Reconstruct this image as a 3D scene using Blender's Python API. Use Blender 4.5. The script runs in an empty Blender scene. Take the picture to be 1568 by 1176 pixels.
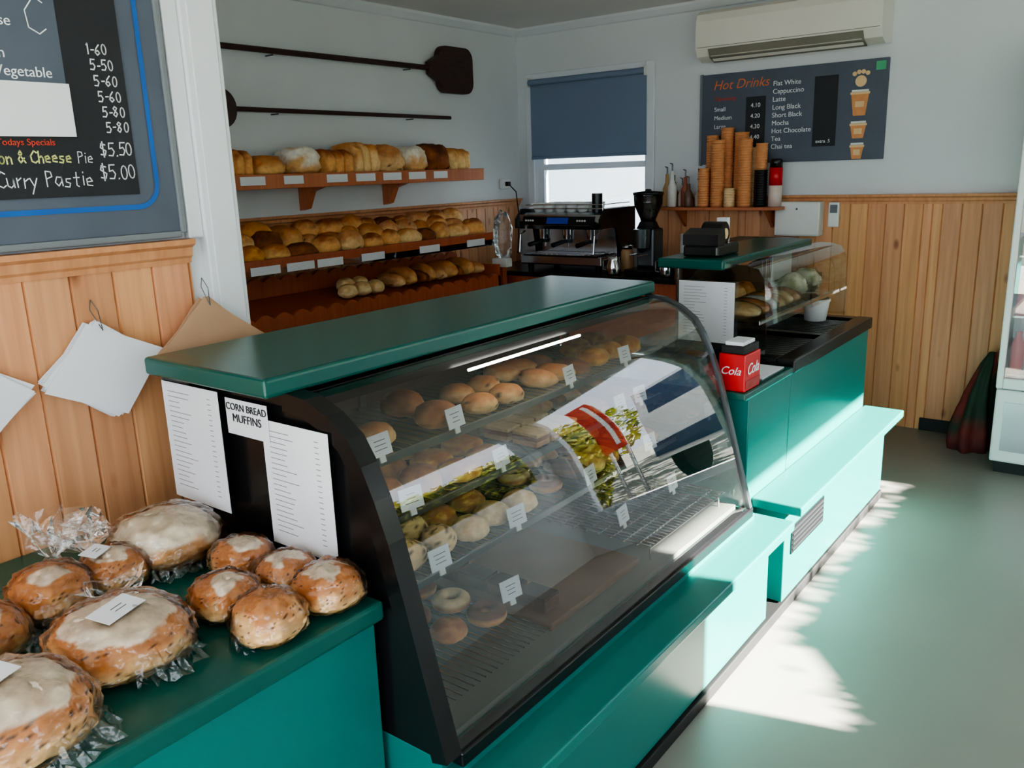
import bpy, bmesh, math, random
from mathutils import Vector, Matrix, noise
random.seed(7)
scene = bpy.context.scene
try:
    scene.view_settings.look = 'AgX - Medium High Contrast'
except Exception:
    pass

# ------------------------------------------------------------------ materials
def srgb(r, g, b):
    def f(c):
        c /= 255.0
        return c/12.92 if c <= 0.04045 else ((c+0.055)/1.055)**2.4
    return (f(r), f(g), f(b), 1.0)

def mat(name, col, rough=0.5, metal=0.0, nscale=None, namt=0.15, stretch=(1,1,1), bump=0.0, bscale=40,
        attr=False, coat=0.0, emit=0.0, alpha=1.0, spec=0.5, sss=0.0):
    m = bpy.data.materials.new(name); m.use_nodes = True
    nt = m.node_tree; N = nt.nodes; L = nt.links
    p = N['Principled BSDF']
    p.inputs['Base Color'].default_value = col
    p.inputs['Roughness'].default_value = rough
    p.inputs['Metallic'].default_value = metal
    p.inputs['Specular IOR Level'].default_value = spec
    p.inputs['Coat Weight'].default_value = coat
    p.inputs['Alpha'].default_value = alpha
    if emit > 0:
        p.inputs['Emission Color'].default_value = col
        p.inputs['Emission Strength'].default_value = emit
    tc = N.new('ShaderNodeTexCoord'); mp = N.new('ShaderNodeMapping')
    mp.inputs['Scale'].default_value = stretch
    L.new(tc.outputs['Object'], mp.inputs['Vector'])
    src = None
    if attr:
        a = N.new('ShaderNodeVertexColor'); a.layer_name = 'Col'
        mx = N.new('ShaderNodeMix'); mx.data_type = 'RGBA'; mx.blend_type = 'MULTIPLY'
        mx.inputs[0].default_value = 1.0
        mx.inputs[6].default_value = col
        L.new(a.outputs['Color'], mx.inputs[7]); src = mx.outputs[2]
    if nscale:
        nz = N.new('ShaderNodeTexNoise'); nz.inputs['Scale'].default_value = nscale
        nz.inputs['Detail'].default_value = 5
        L.new(mp.outputs[0], nz.inputs['Vector'])
        rp = N.new('ShaderNodeMapRange')
        rp.inputs[1].default_value = 0.3; rp.inputs[2].default_value = 0.7
        rp.inputs[3].default_value = 1-namt; rp.inputs[4].default_value = 1+namt
        L.new(nz.outputs['Fac'], rp.inputs[0])
        m2 = N.new('ShaderNodeMix'); m2.data_type = 'RGBA'; m2.blend_type = 'MULTIPLY'
        m2.inputs[0].default_value = 1.0
        m2.inputs[6].default_value = col
        if src: L.new(src, m2.inputs[6])
        L.new(rp.outputs[0], m2.inputs[7]); src = m2.outputs[2]
    if src: L.new(src, p.inputs['Base Color'])
    if bump > 0:
        nb = N.new('ShaderNodeTexNoise'); nb.inputs['Scale'].default_value = bscale
        nb.inputs['Detail'].default_value = 4
        L.new(mp.outputs[0], nb.inputs['Vector'])
        b = N.new('ShaderNodeBump'); b.inputs['Strength'].default_value = bump
        b.inputs['Distance'].default_value = 0.01
        L.new(nb.outputs['Fac'], b.inputs['Height']); L.new(b.outputs[0], p.inputs['Normal'])
    return m

def thin_glass(name, tint=(0.93, 0.97, 0.95, 1), ior=1.5, rough=0.0, base=0.0, bump=0.0, bscale=30):
    m = bpy.data.materials.new(name); m.use_nodes = True
    nt = m.node_tree; N = nt.nodes; L = nt.links
    for n in list(N): N.remove(n)
    o = N.new('ShaderNodeOutputMaterial'); mx = N.new('ShaderNodeMixShader')
    tr = N.new('ShaderNodeBsdfTransparent'); tr.inputs[0].default_value = tint
    gl = N.new('ShaderNodeBsdfGlossy'); gl.inputs['Roughness'].default_value = rough
    gl.inputs['Color'].default_value = (1, 1, 1, 1)
    fr = N.new('ShaderNodeFresnel'); fr.inputs['IOR'].default_value = ior
    ad = N.new('ShaderNodeMath'); ad.operation = 'ADD'; ad.inputs[1].default_value = base; ad.use_clamp = True
    L.new(fr.outputs[0], ad.inputs[0]); L.new(ad.outputs[0], mx.inputs[0])
    L.new(tr.outputs[0], mx.inputs[1]); L.new(gl.outputs[0], mx.inputs[2]); L.new(mx.outputs[0], o.inputs[0])
    if bump > 0:
        tc = N.new('ShaderNodeTexCoord')
        nb = N.new('ShaderNodeTexNoise'); nb.inputs['Scale'].default_value = bscale
        L.new(tc.outputs['Object'], nb.inputs['Vector'])
        b = N.new('ShaderNodeBump'); b.inputs['Strength'].default_value = bump; b.inputs['Distance'].default_value = 0.02
        L.new(nb.outputs['Fac'], b.inputs['Height']); L.new(b.outputs[0], gl.inputs['Normal'])
    return m

def wood_mat(name, col, knots=True, rough=0.45):
    m = bpy.data.materials.new(name); m.use_nodes = True
    nt = m.node_tree; N = nt.nodes; L = nt.links; p = N['Principled BSDF']
    p.inputs['Roughness'].default_value = rough
    a = N.new('ShaderNodeVertexColor'); a.layer_name = 'Col'
    tc = N.new('ShaderNodeTexCoord')
    mp = N.new('ShaderNodeMapping'); mp.inputs['Scale'].default_value = (28, 28, 1.3)
    L.new(tc.outputs['Object'], mp.inputs[0])
    nz = N.new('ShaderNodeTexNoise'); nz.inputs['Scale'].default_value = 1.6; nz.inputs['Detail'].default_value = 6
    nz.inputs['Distortion'].default_value = 0.6
    L.new(mp.outputs[0], nz.inputs['Vector'])
    cr = N.new('ShaderNodeValToRGB')
    cr.color_ramp.elements[0].position = 0.3; cr.color_ramp.elements[0].color = (col[0]*0.86, col[1]*0.79, col[2]*0.74, 1)
    cr.color_ramp.elements[1].position = 0.7; cr.color_ramp.elements[1].color = (min(1, col[0]*1.1), col[1]*1.1, col[2]*1.1, 1)
    L.new(nz.outputs['Fac'], cr.inputs[0])
    mx = N.new('ShaderNodeMix'); mx.data_type = 'RGBA'; mx.blend_type = 'MULTIPLY'; mx.inputs[0].default_value = 1
    L.new(cr.outputs[0], mx.inputs[6]); L.new(a.outputs['Color'], mx.inputs[7])
    out = mx.outputs[2]
    if knots:
        mk = N.new('ShaderNodeMapping'); mk.inputs['Scale'].default_value = (9, 9, 4.2)
        L.new(tc.outputs['Object'], mk.inputs[0])
        vo = N.new('ShaderNodeTexVoronoi'); vo.inputs['Scale'].default_value = 1.0; vo.inputs['Randomness'].default_value = 1.0
        L.new(mk.outputs[0], vo.inputs['Vector'])
        mr = N.new('ShaderNodeMapRange'); mr.inputs[1].default_value = 0.06; mr.inputs[2].default_value = 0.16
        mr.inputs[3].default_value = 0.9; mr.inputs[4].default_value = 0.0
        L.new(vo.outputs['Distance'], mr.inputs[0])
        m2 = N.new('ShaderNodeMix'); m2.data_type = 'RGBA'
        L.new(mr.outputs[0], m2.inputs[0]); L.new(out, m2.inputs[6])
        m2.inputs[7].default_value = (col[0]*0.4, col[1]*0.25, col[2]*0.2, 1)
        out = m2.outputs[2]
    L.new(out, p.inputs['Base Color'])
    return m

M = {}
M['wall'] = mat('wall_paint', srgb(216, 220, 224), 0.6, nscale=3, namt=0.02, bump=0.03, bscale=60)
M['ceil'] = mat('ceiling_paint', srgb(228, 226, 224), 0.7, nscale=2, namt=0.02)
M['trim'] = mat('white_trim', srgb(222, 226, 232), 0.35, nscale=5, namt=0.02)
M['floor'] = mat('vinyl_floor', srgb(136, 134, 127), 0.38, nscale=1.4, namt=0.06, bump=0.02, bscale=15)
M['pine'] = wood_mat('pine_boards', srgb(216, 160, 116))
M['pinerail'] = wood_mat('pine_rail', srgb(206, 148, 106), knots=False)
M['shelfwood'] = wood_mat('shelf_wood', srgb(190, 114, 74), knots=False)
M['redwood'] = wood_mat('red_stained_wood', srgb(172, 88, 54), knots=False)
M['green'] = mat('green_laminate', srgb(0, 108, 102), 0.3, nscale=2, namt=0.05, bump=0.015, bscale=25)
M['greentop'] = mat('green_counter_top', srgb(6, 82, 74), 0.25, nscale=2, namt=0.06, bump=0.02, bscale=30)
M['black'] = mat('black_panel', srgb(18, 18, 20), 0.25, nscale=4, namt=0.1)
M['blackrub'] = mat('black_rubber', srgb(20, 20, 20), 0.6, nscale=4, namt=0.1)
M['steel'] = mat('steel', srgb(190, 192, 195), 0.25, 1.0, nscale=8, namt=0.05)
M['steeld'] = mat('dark_steel', srgb(100, 105, 108), 0.35, 0.9, nscale=8, namt=0.05)
M['brown'] = mat('brown_tray', srgb(126, 94, 70), 0.45, nscale=8, namt=0.15)
M['casein'] = mat('case_interior', srgb(120, 122, 118), 0.5, nscale=4, namt=0.1)
M['caseback'] = mat('case_back', srgb(84, 70, 60), 0.4, nscale=4, namt=0.1)
M['glass'] = thin_glass('case_glass', (0.94, 0.96, 0.95, 1), 1.6, base=0.045)
M['shelfglass'] = thin_glass('shelf_glass', (0.92, 0.95, 0.94, 1), 1.45)
M['film'] = thin_glass('plastic_film', (0.99, 0.99, 0.99, 1), 1.34, rough=0.2, base=0.05, bump=0.8, bscale=30)
M['paper'] = mat('white_paper', srgb(228, 230, 236), 0.7, nscale=12, namt=0.02)
M['kraft'] = mat('kraft_paper', srgb(190, 152, 122), 0.75, nscale=12, namt=0.05)
M['ink'] = mat('printed_ink', srgb(90, 90, 96), 0.7)
M['slate'] = mat('slate_board', srgb(84, 92, 106), 0.55, nscale=6, namt=0.08)
M['chalk'] = mat('chalkboard_black', srgb(34, 36, 42), 0.6, nscale=6, namt=0.15)
M['chalkw'] = mat('chalk_white', srgb(235, 238, 242), 0.8, nscale=60, namt=0.1)
M['chalky'] = mat('chalk_yellow', srgb(225, 230, 150), 0.8, nscale=60, namt=0.1)
M['redtxt'] = mat('red_lettering', srgb(200, 70, 50), 0.7)
M['orangetxt'] = mat('orange_lettering', srgb(224, 124, 84), 0.7)
M['blue'] = mat('blue_stripe', srgb(28, 92, 170), 0.5, nscale=9, namt=0.1)
M['frame'] = mat('grey_frame', srgb(120, 126, 132), 0.5, nscale=9, namt=0.05)
M['dwood'] = mat('dark_stained_wood', srgb(58, 34, 30), 0.5, nscale=6, namt=0.3, stretch=(12, 2, 12))
M['acw'] = mat('ac_plastic', srgb(226, 222, 214), 0.4, nscale=5, namt=0.02)
M['acd'] = mat('ac_vent_dark', srgb(130, 126, 116), 0.5, nscale=5, namt=0.1)
M['blind'] = mat('blue_blind', srgb(118, 134, 158), 0.8, nscale=300, namt=0.08)
M['cup'] = mat('paper_cup_brown', srgb(218, 150, 98), 0.6, nscale=30, namt=0.08)
M['cupw'] = mat('paper_cup_light', srgb(230, 196, 148), 0.6, nscale=30, namt=0.05)
M['plw'] = mat('white_plastic', srgb(225, 225, 222), 0.35, nscale=6, namt=0.02)
M['red'] = mat('red_print', srgb(200, 22, 30), 0.35, nscale=6, namt=0.05)
M['signred'] = mat('sign_red', srgb(190, 50, 30), 0.5, nscale=2, namt=0.15)
M['chrome'] = mat('chrome', srgb(215, 215, 218), 0.12, 1.0, nscale=6, namt=0.02)
M['bluelcd'] = mat('blue_label', srgb(40, 70, 180), 0.4, nscale=9, namt=0.05)
M['bean'] = mat('coffee_beans', srgb(48, 28, 18), 0.4, nscale=60, namt=0.5, bump=0.6, bscale=80)
M['tube'] = mat('tube_light', (1, 0.97, 0.9, 1), 0.4, emit=14)
M['bread'] = mat('bread_crust', (1, 1, 1, 1), 0.62, nscale=55, namt=0.14, bump=0.3, bscale=55, attr=True, spec=0.25)
M['leaf'] = mat('hedge_leaf', (1, 1, 1, 1), 0.5, attr=True, nscale=5, namt=0.2)
M['ground'] = mat('outdoor_ground', srgb(84, 88, 78), 0.9, nscale=3, namt=0.2)
M['fence'] = mat('outdoor_wall', srgb(225, 232, 240), 0.8, nscale=3, namt=0.05)
M['cloth'] = mat('bag_cloth', (1, 1, 1, 1), 0.8, attr=True, nscale=20, namt=0.2)
M['tin'] = mat('painted_goods', (1, 1, 1, 1), 0.4, attr=True, nscale=10, namt=0.1)
M['vanwin'] = mat('dark_window', srgb(40, 60, 90), 0.1, nscale=5, namt=0.1)

# ------------------------------------------------------------------ mesh builder
class MB:
    def __init__(s, name):
        s.name = name; s.v = []; s.c = []; s.f = []; s.fm = []; s.sm = []; s.mats = []
    def mi(s, m):
        mm = M[m]
        if mm not in s.mats: s.mats.append(mm)
        return s.mats.index(mm)
    def add(s, vs, fs, m, smooth=False, col=(1, 1, 1), cols=None, xf=None):
        b = len(s.v); k = s.mi(m)
        for i, v in enumerate(vs):
            v = Vector(v)
            if xf: v = xf @ v
            s.v.append(tuple(v)); s.c.append(cols[i] if cols else col)
        for f in fs:
            s.f.append([b+i for i in f]); s.fm.append(k); s.sm.append(smooth)
    def box(s, x0, x1, y0, y1, z0, z1, m, bev=0.0, col=(1, 1, 1), xf=None, seg=2):
        bm = bmesh.new(); bmesh.ops.create_cube(bm, size=1)
        for v in bm.verts:
            v.co = Vector(((x0+x1)/2+v.co.x*(x1-x0), (y0+y1)/2+v.co.y*(y1-y0), (z0+z1)/2+v.co.z*(z1-z0)))
        if bev > 0:
            bmesh.ops.bevel(bm, geom=bm.edges[:], offset=bev, segments=seg, affect='EDGES', profile=0.5)
        bm.verts.index_update()
        s.add([v.co.copy() for v in bm.verts], [[v.index for v in f.verts] for f in bm.faces], m, False, col, None, xf)
        bm.free()
    def prism(s, pts, axis, a0, a1, m, col=(1, 1, 1), xf=None, smooth=False, caps=True):
        n = len(pts); vs = []
        for a in (a0, a1):
            for p in pts:
                if axis == 'Y': vs.append((p[0], a, p[1]))
                elif axis == 'X': vs.append((a, p[0], p[1]))
                else: vs.append((p[0], p[1], a))
        fs = [[i, (i+1) % n, n+(i+1) % n, n+i] for i in range(n)]
        if caps: fs += [list(range(n))[::-1], list(range(n, 2*n))]
        s.add(vs, fs, m, smooth, col, None, xf)
    def sheet(s, pts, axis, a0, a1, m, smooth=True, nseg=1):
        n = len(pts); vs = []
        for k in range(nseg+1):
            a = a0+(a1-a0)*k/nseg
            for p in pts:
                vs.append((p[0], a, p[1]) if axis == 'Y' else (a, p[0], p[1]))
        fs = []
        for k in range(nseg):
            for i in range(n-1):
                fs.append([k*n+i, k*n+i+1, (k+1)*n+i+1, (k+1)*n+i])
        s.add(vs, fs, m, smooth)
    def cyl(s, p0, p1, r0, r1, m, seg=16, caps=True, smooth=True, col=(1, 1, 1)):
        p0 = Vector(p0); p1 = Vector(p1); d = (p1-p0).normalized()
        q = d.to_track_quat('Z', 'Y'); vs = []
        for p, r in ((p0, r0), (p1, r1)):
            for i in range(seg):
                a = 2*math.pi*i/seg
                vs.append(p+q @ Vector((r*math.cos(a), r*math.sin(a), 0)))
        s.add(vs, [[i, (i+1) % seg, seg+(i+1) % seg, seg+i] for i in range(seg)], m, smooth, col)
        if caps:
            s.add(vs, [list(range(seg))[::-1], list(range(seg, 2*seg))], m, False, col)
    def lathe(s, c, prof, m, seg=20, smooth=True, col=(1, 1, 1), xf=None):
        n = len(prof); vs = []
        for r, z in prof:
            for i in range(seg):
                a = 2*math.pi*i/seg
                vs.append((c[0]+r*math.cos(a), c[1]+r*math.sin(a), c[2]+z))
        fs = []
        for k in range(n-1):
            for i in range(seg):
                fs.append([k*seg+i, k*seg+(i+1) % seg, (k+1)*seg+(i+1) % seg, (k+1)*seg+i])
        fs.append(list(range(seg))[::-1]); fs.append([(n-1)*seg+i for i in range(seg)])
        s.add(vs, fs, m, smooth, col, None, xf)
    def torus(s, c, R, r, m, c0, c1, seed=0, nu=24, nv=12):
        vs = []; cols = []; fs = []
        for i in range(nu):
            a = 2*math.pi*i/nu
            for j in range(nv):
                p = 2*math.pi*j/nv; rr = R+r*math.cos(p)
                vs.append((c[0]+rr*math.cos(a), c[1]+rr*math.sin(a), c[2]+r*0.9+r*0.9*math.sin(p)))
                t = math.sin(p)+0.35*noise.noise(Vector((math.cos(a)*2, math.sin(a)*2, seed)))
                cols.append(c1 if t > 0.25 else c0)
        for i in range(nu):
            for j in range(nv):
                fs.append([i*nv+j, ((i+1) % nu)*nv+j, ((i+1) % nu)*nv+(j+1) % nv, i*nv+(j+1) % nv])
        s.add(vs, fs, m, True, cols=cols)
    def path(s, pts, r, m, seg=8):
        for a, b in zip(pts[:-1], pts[1:]): s.cyl(a, b, r, r, m, seg)
    def blob(s, c, rx, ry, h, kind, seed=0, rz=0.0, pw=2.3, nu=28, nv=18, namp=0.05, bend=0.0, nfreq=2.2, m='bread', lowf=0.38, hf=None):
        e = 2.0/pw; vs = []; cols = []
        R = Matrix.Rotation(rz, 3, 'Z'); off = Vector((seed*3.17, seed*1.31, seed*2.3))
        def sg(x, p): return math.copysign(abs(x)**p, x)
        for i in range(nv+1):
            ph = -math.pi/2+math.pi*i/nv
            ring = 1 if i in (0, nv) else nu
            for j in range(ring):
                th = 2*math.pi*j/nu
                cp = sg(math.cos(ph), e); sp = sg(math.sin(ph), min(1.0, e*1.1))
                x = cp*sg(math.cos(th), e); y = cp*sg(math.sin(th), e)
                d = Vector((math.cos(ph)*math.cos(th), math.cos(ph)*math.sin(th), math.sin(ph)))
                nn = noise.noise(d*nfreq+off)+0.4*noise.noise(d*nfreq*2.7+off)
                if hf: nn += hf*noise.noise(d*nfreq*6+off)
                k = 1+namp*nn*1.6
                z = lowf*h+(h*(1-lowf) if sp > 0 else h*lowf)*sp*k
                z = max(z, 0.0)
                px = x*rx*k; py = y*ry*k
                if bend: py += bend*(px/rx)**2
                v = R @ Vector((px, py, z))
                vs.append((c[0]+v.x, c[1]+v.y, c[2]+v.z))
                cols.append(crust(kind, z/h, d, off))
        fs = []
        def idx(i, j):
            if i == 0: return 0
            if i == nv: return 1+(nv-1)*nu
            return 1+(i-1)*nu+(j % nu)
        for i in range(nv):
            for j in range(nu):
                if i == 0: fs.append([0, idx(1, j+1), idx(1, j)])
                elif i == nv-1: fs.append([idx(i, j), idx(i, j+1), idx(nv, 0)])
                else: fs.append([idx(i, j), idx(i, j+1), idx(i+1, j+1), idx(i+1, j)])
        s.add(vs, fs, m, True, cols=cols)
    def build(s, parent=None):
        me = bpy.data.meshes.new(s.name); me.from_pydata(s.v, [], s.f)
        for m in s.mats: me.materials.append(m)
        me.polygons.foreach_set('material_index', s.fm)
        me.polygons.foreach_set('use_smooth', s.sm)
        ca = me.color_attributes.new('Col', 'FLOAT_COLOR', 'POINT')
        buf = []
        for c in s.c: buf += [c[0], c[1], c[2], 1.0]
        ca.data.foreach_set('color', buf)
        me.update()
        o = bpy.data.objects.new(s.name, me); scene.collection.objects.link(o)
        if parent: o.parent = parent
        return o

def lerp(a, b, t):
    t = max(0, min(1, t)); return tuple(a[i]*(1-t)+b[i]*t for i in range(3))
C = lambda r, g, b: srgb(r, g, b)[:3]
def crust(kind, f, d, off):
    n = noise.noise(d*2.2+off*1.7); n2 = noise.noise(d*9+off); n3 = noise.noise(d*15+off)
    if kind in ('iced', 'icedbig', 'glazed', 'icedpart'):
        c = lerp(C(236, 198, 142), C(198, 128, 74), (f-0.25)*2.6+n*0.7+n2*0.25)
        if kind == 'glazed': c = lerp(C(234, 194, 138), C(202, 134, 80), (f-0.35)*2.2+n*0.8)
        if n3 > 0.47 and f < 0.8: c = C(70, 40, 28)
        if kind == 'iced': t = (d.z-0.82+n*0.22+n2*0.05)*22
        elif kind == 'icedbig': t = (d.z-0.58+n*0.25+n2*0.06)*18
        elif kind == 'icedpart': t = (d.z+0.35*d.x-0.92+n*0.2)*20
        else: t = -1
        return lerp(c, C(240, 226, 208), min(t, 0.92))
    if kind == 'floury':
        c = lerp(C(218, 168, 112), C(200, 134, 80), f+n)
        t = (d.z-0.22+n*0.4)*6
        return lerp(c, C(240, 226, 204), min(t, 0.95))
    if kind == 'bun':
        return lerp(C(232, 184, 116), C(190, 116, 56), (f-0.2)*1.5+n*0.6)
    if kind == 'pale':
        return lerp(C(240, 214, 166), C(222, 176, 112), f*0.8+n)
    if kind == 'dark':
        return lerp(C(160, 92, 46), C(94, 46, 24), f*0.9+n)
    if kind == 'loaf':
        return lerp(C(234, 172, 104), C(158, 84, 38), (f-0.6)*3.5+n*0.9)
    if kind == 'loafl':
        return lerp(C(244, 206, 146), C(208, 138, 72), (f-0.5)*2.5+n*0.9)
    if kind == 'loafw':
        return lerp(C(222, 172, 112), C(244, 236, 220), (f-0.35)*3.0+n*1.8)
    if kind == 'pie':
        return lerp(C(236, 176, 80), C(196, 116, 44), f+n)
    if kind == 'poppy':
        c = C(236, 200, 146)
        if n3 > 0.3: c = C(110, 76, 50)
        return c
    if kind == 'brownbig':
        return lerp(C(212, 146, 92), C(156, 88, 50), (f-0.1)+n*0.7)
    if kind == 'salad':
        return lerp(C(236, 232, 214), C(170, 178, 128), 0.2+n*2)
    if kind == 'white':
        return C(240, 238, 234)
    return (1, 1, 1)

def text(parent, s, loc, size, face, m, shear=0.0, align='LEFT', ext=0.0006, sx=1.0):
    cu = bpy.data.curves.new('lettering', 'FONT'); cu.body = s; cu.size = size; cu.extrude = ext
    cu.align_x = align; cu.shear = shear
    cu.materials.append(M[m])
    o = bpy.data.objects.new('lettering', cu); scene.collection.objects.link(o)
    o.location = loc; o.scale = (sx, 1, 1)
    o.rotation_euler = (math.pi/2, 0, math.pi/2 if face == '+X' else 0)
    o.parent = parent
    return o

# hand-chalked stroke lettering
EL = lambda cx, cz, rx, rz: [(cx+rx*math.cos(a*math.pi/6+1.6), cz+rz*math.sin(a*math.pi/6+1.6)) for a in range(13)]
GL = {'0': [EL(.3, .5, .22, .48)], '1': [[(.15, .85), (.27, 1), (.25, 0)]], '5': [[(.55, 1), (.16, 1)], [(.16, 1), (.12, .55), (.38, .62), (.55, .35), (.4, .03), (.08, .05)]],
      '6': [[(.5, 1), (.2, .62), (.08, .25), (.28, 0), (.52, .2), (.36, .45), (.12, .33)]], '8': [[(.5, .85), (.3, 1), (.12, .8), (.5, .3), (.3, 0), (.08, .2), (.5, .85)]],
      '-': [[(.1, .45), (.38, .47)]], '$': [[(.5, .85), (.2, .95), (.1, .65), (.5, .38), (.38, .05), (.05, .12)], [(.3, 1.1), (.28, -.1)]], '.': [[(.15, .0), (.2, .05)]], ' ': [],
      'C': [[(.6, .85), (.38, 1), (.08, .6), (.12, .15), (.4, 0), (.6, .15)]], 'u': [[(.08, .6), (.1, .12), (.28, 0), (.45, .15), (.47, .6), (.5, 0)]],
      'r': [[(.08, .6), (.1, 0)], [(.1, .4), (.35, .6)]], 'y': [[(.05, .6), (.27, .1)], [(.5, .6), (.1, -.4)]], 'P': [[(.1, 0), (.12, 1), (.45, .95), (.5, .65), (.12, .5)]],
      'a': [[(.5, .55), (.2, .6), (.05, .25), (.25, 0), (.48, .3), (.5, .6), (.52, 0)]], 's': [[(.45, .55), (.15, .55), (.15, .35), (.42, .25), (.35, 0), (.05, .05)]],
      't': [[(.25, .95), (.25, .1), (.4, 0)], [(.05, .6), (.45, .6)]], 'i': [[(.15, .6), (.15, 0)], [(.15, .8), (.16, .87)]],
      'e': [[(.08, .32), (.48, .35), (.35, .6), (.1, .5), (.1, .1), (.45, .05)]], 'o': [EL(.28, .3, .2, .3)], 'n': [[(.08, .6), (.1, 0)], [(.1, .4), (.3, .6), (.45, .45), (.47, 0)]],
      'h': [[(.08, 1), (.1, 0)], [(.1, .4), (.3, .6), (.45, .4), (.47, 0)]], 'c': [[(.45, .5), (.2, .6), (.05, .3), (.2, 0), (.45, .08)]],
      '&': [[(.6, 0), (.15, .75), (.3, 1), (.4, .75), (.05, .3), (.2, 0), (.55, .4)]], 'B': [[(.1, 0), (.1, 1), (.45, .85), (.1, .52), (.5, .3), (.1, 0)]]}
def chalk(b, s, x, y, z, size, m, rnd, w=0.0016, right=False, adv=0.6):
    wd = {'i': .3, '.': .3, ' ': .4, '1': .45, '-': .45, 'r': .42}
    tot = sum(wd.get(ch, adv) for ch in s)*size
    if right: y -= tot
    for ch in s:
        jz = rnd.uniform(-.06, .06); jr = rnd.uniform(-.06, .06)
        for st in GL.get(ch, []):
            P = [Vector((y+(p[0]+jr*p[1])*size, z+(p[1]+jz)*size)) for p in st]
            for a, c in zip(P[:-1], P[1:]):
                t = c-a
                if t.length < 1e-6: continue
                t.normalize(); nn = Vector((-t.y, t.x))*w; a2 = a-t*w*0.6; c2 = c+t*w*0.6
                b.add([(x, a2.x+nn.x, a2.y+nn.y), (x, a2.x-nn.x, a2.y-nn.y), (x, c2.x-nn.x, c2.y-nn.y), (x, c2.x+nn.x, c2.y+nn.y)], [[0, 1, 2, 3]], m)
        y += wd.get(ch, adv)*size

# ------------------------------------------------------------------ room shell
CEIL = 2.45; XL = -3.76; YB = 5.05; XR = 1.9; YF = -1.8; XP = -1.865
b = MB('floor'); b.box(XL-0.12, XR+0.12, YF-0.12, YB+0.12, -0.1, 0, 'floor'); b.build()
b = MB('ceiling'); b.box(XL-0.12, XR+0.12, YF-0.12, YB+0.12, CEIL, CEIL+0.1, 'ceil'); b.build()
b = MB('wall_left'); b.box(XL-0.12, XL, YF-0.12, YB+0.12, 0, CEIL, 'wall'); b.build()
WX0, WX1, WZ0, WZ1 = -3.62, -2.73, 1.0, 2.10
DX0, DX1, DZ0, DZ1 = 0.35, 1.75, 0.25, 2.1
b = MB('wall_back')
b.box(XL, WX0, YB, YB+0.12, 0, CEIL, 'wall'); b.box(WX1, DX0, YB, YB+0.12, 0, CEIL, 'wall'); b.box(DX1, XR+0.12, YB, YB+0.12, 0, CEIL, 'wall')
b.box(WX0, WX1, YB, YB+0.12, 0, WZ0, 'wall'); b.box(WX0, WX1, YB, YB+0.12, WZ1, CEIL, 'wall')
b.box(DX0, DX1, YB, YB+0.12, 0, DZ0, 'wall'); b.box(DX0, DX1, YB, YB+0.12, DZ1, CEIL, 'wall'); b.build()
b = MB('wall_right')
ops = [(-1.6, 0.4, 0.6, 2.1), (2.765, 4.95, 0.9, 2.05)]
b.box(XR, XR+0.12, YF, ops[0][0], 0, CEIL, 'wall'); b.box(XR, XR+0.12, ops[0][1], ops[1][0], 0, CEIL, 'wall')
b.box(XR, XR+0.12, ops[1][1], YB, 0, CEIL, 'wall')
for o in ops:
    b.box(XR, XR+0.12, o[0], o[1], 0, o[2], 'wall'); b.box(XR, XR+0.12, o[0], o[1], o[3], CEIL, 'wall')
b.build()
b = MB('wall_front')
fo = [(-3.4, -2.1, 0.8, 2.15), (-1.5, 1.7, 0.3, 2.25)]
b.box(XL, fo[0][0], YF-0.12, YF, 0, CEIL, 'wall'); b.box(fo[0][1], fo[1][0], YF-0.12, YF, 0, CEIL, 'wall')
b.box(fo[1][1], XR+0.12, YF-0.12, YF, 0, CEIL, 'wall')
for o in fo:
    b.box(o[0], o[1], YF-0.12, YF, 0, o[2], 'wall'); b.box(o[0], o[1], YF-0.12, YF, o[3], CEIL, 'wall')
b.build()
for k, o in enumerate(ops):
    b = MB('window_%d' % (k+2))
    for a in ((o[0], o[0]+0.04), (o[1]-0.04, o[1])): b.box(XR+0.02, XR+0.08, a[0], a[1], o[2], o[3], 'trim')
    b.box(XR+0.02, XR+0.08, o[0]+0.04, o[1]-0.04, o[2], o[2]+0.04, 'trim'); b.box(XR+0.02, XR+0.08, o[0]+0.04, o[1]-0.04, o[3]-0.04, o[3], 'trim')
    b.build()
b = MB('window_4')
for a in ((DX0, DX0+0.05), (DX1-0.05, DX1)): b.box(a[0], a[1], YB+0.02, YB+0.08, DZ0, DZ1, 'trim')
b.box(DX0+0.05, DX1-0.05, YB+0.02, YB+0.08, DZ0, DZ0+0.05, 'trim'); b.box(DX0+0.05, DX1-0.05, YB+0.02, YB+0.08, DZ1-0.05, DZ1, 'trim')
b.build()
b = MB('wall_partition'); b.box(XP-0.11, XP, YF, 1.19, 0, CEIL, 'wall'); b.build()
b = MB('trim_doorpost')
b.box(XP-0.13, XP+0.03, 1.19, 1.29, 0, CEIL, 'trim', 0.004)
b.box(XP, XP+0.022, 1.150, 1.19, 1.37, CEIL, 'trim', 0.004)
b.box(XP+0.03, XP+0.036, 1.205, 1.275, 0, CEIL, 'trim', 0.002); b.build()
b = MB('trim_cornice')
b.prism([(YB, CEIL), (YB-0.05, CEIL), (YB-0.045, CEIL-0.015), (YB-0.015, CEIL-0.045), (YB, CEIL-0.05)], 'X', XL, XR, 'trim')
b.prism([(XL, CEIL), (XL+0.05, CEIL), (XL+0.045, CEIL-0.015), (XL+0.015, CEIL-0.045), (XL, CEIL-0.05)], 'Y', YF, YB-0.051, 'trim')
b.build()

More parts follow.
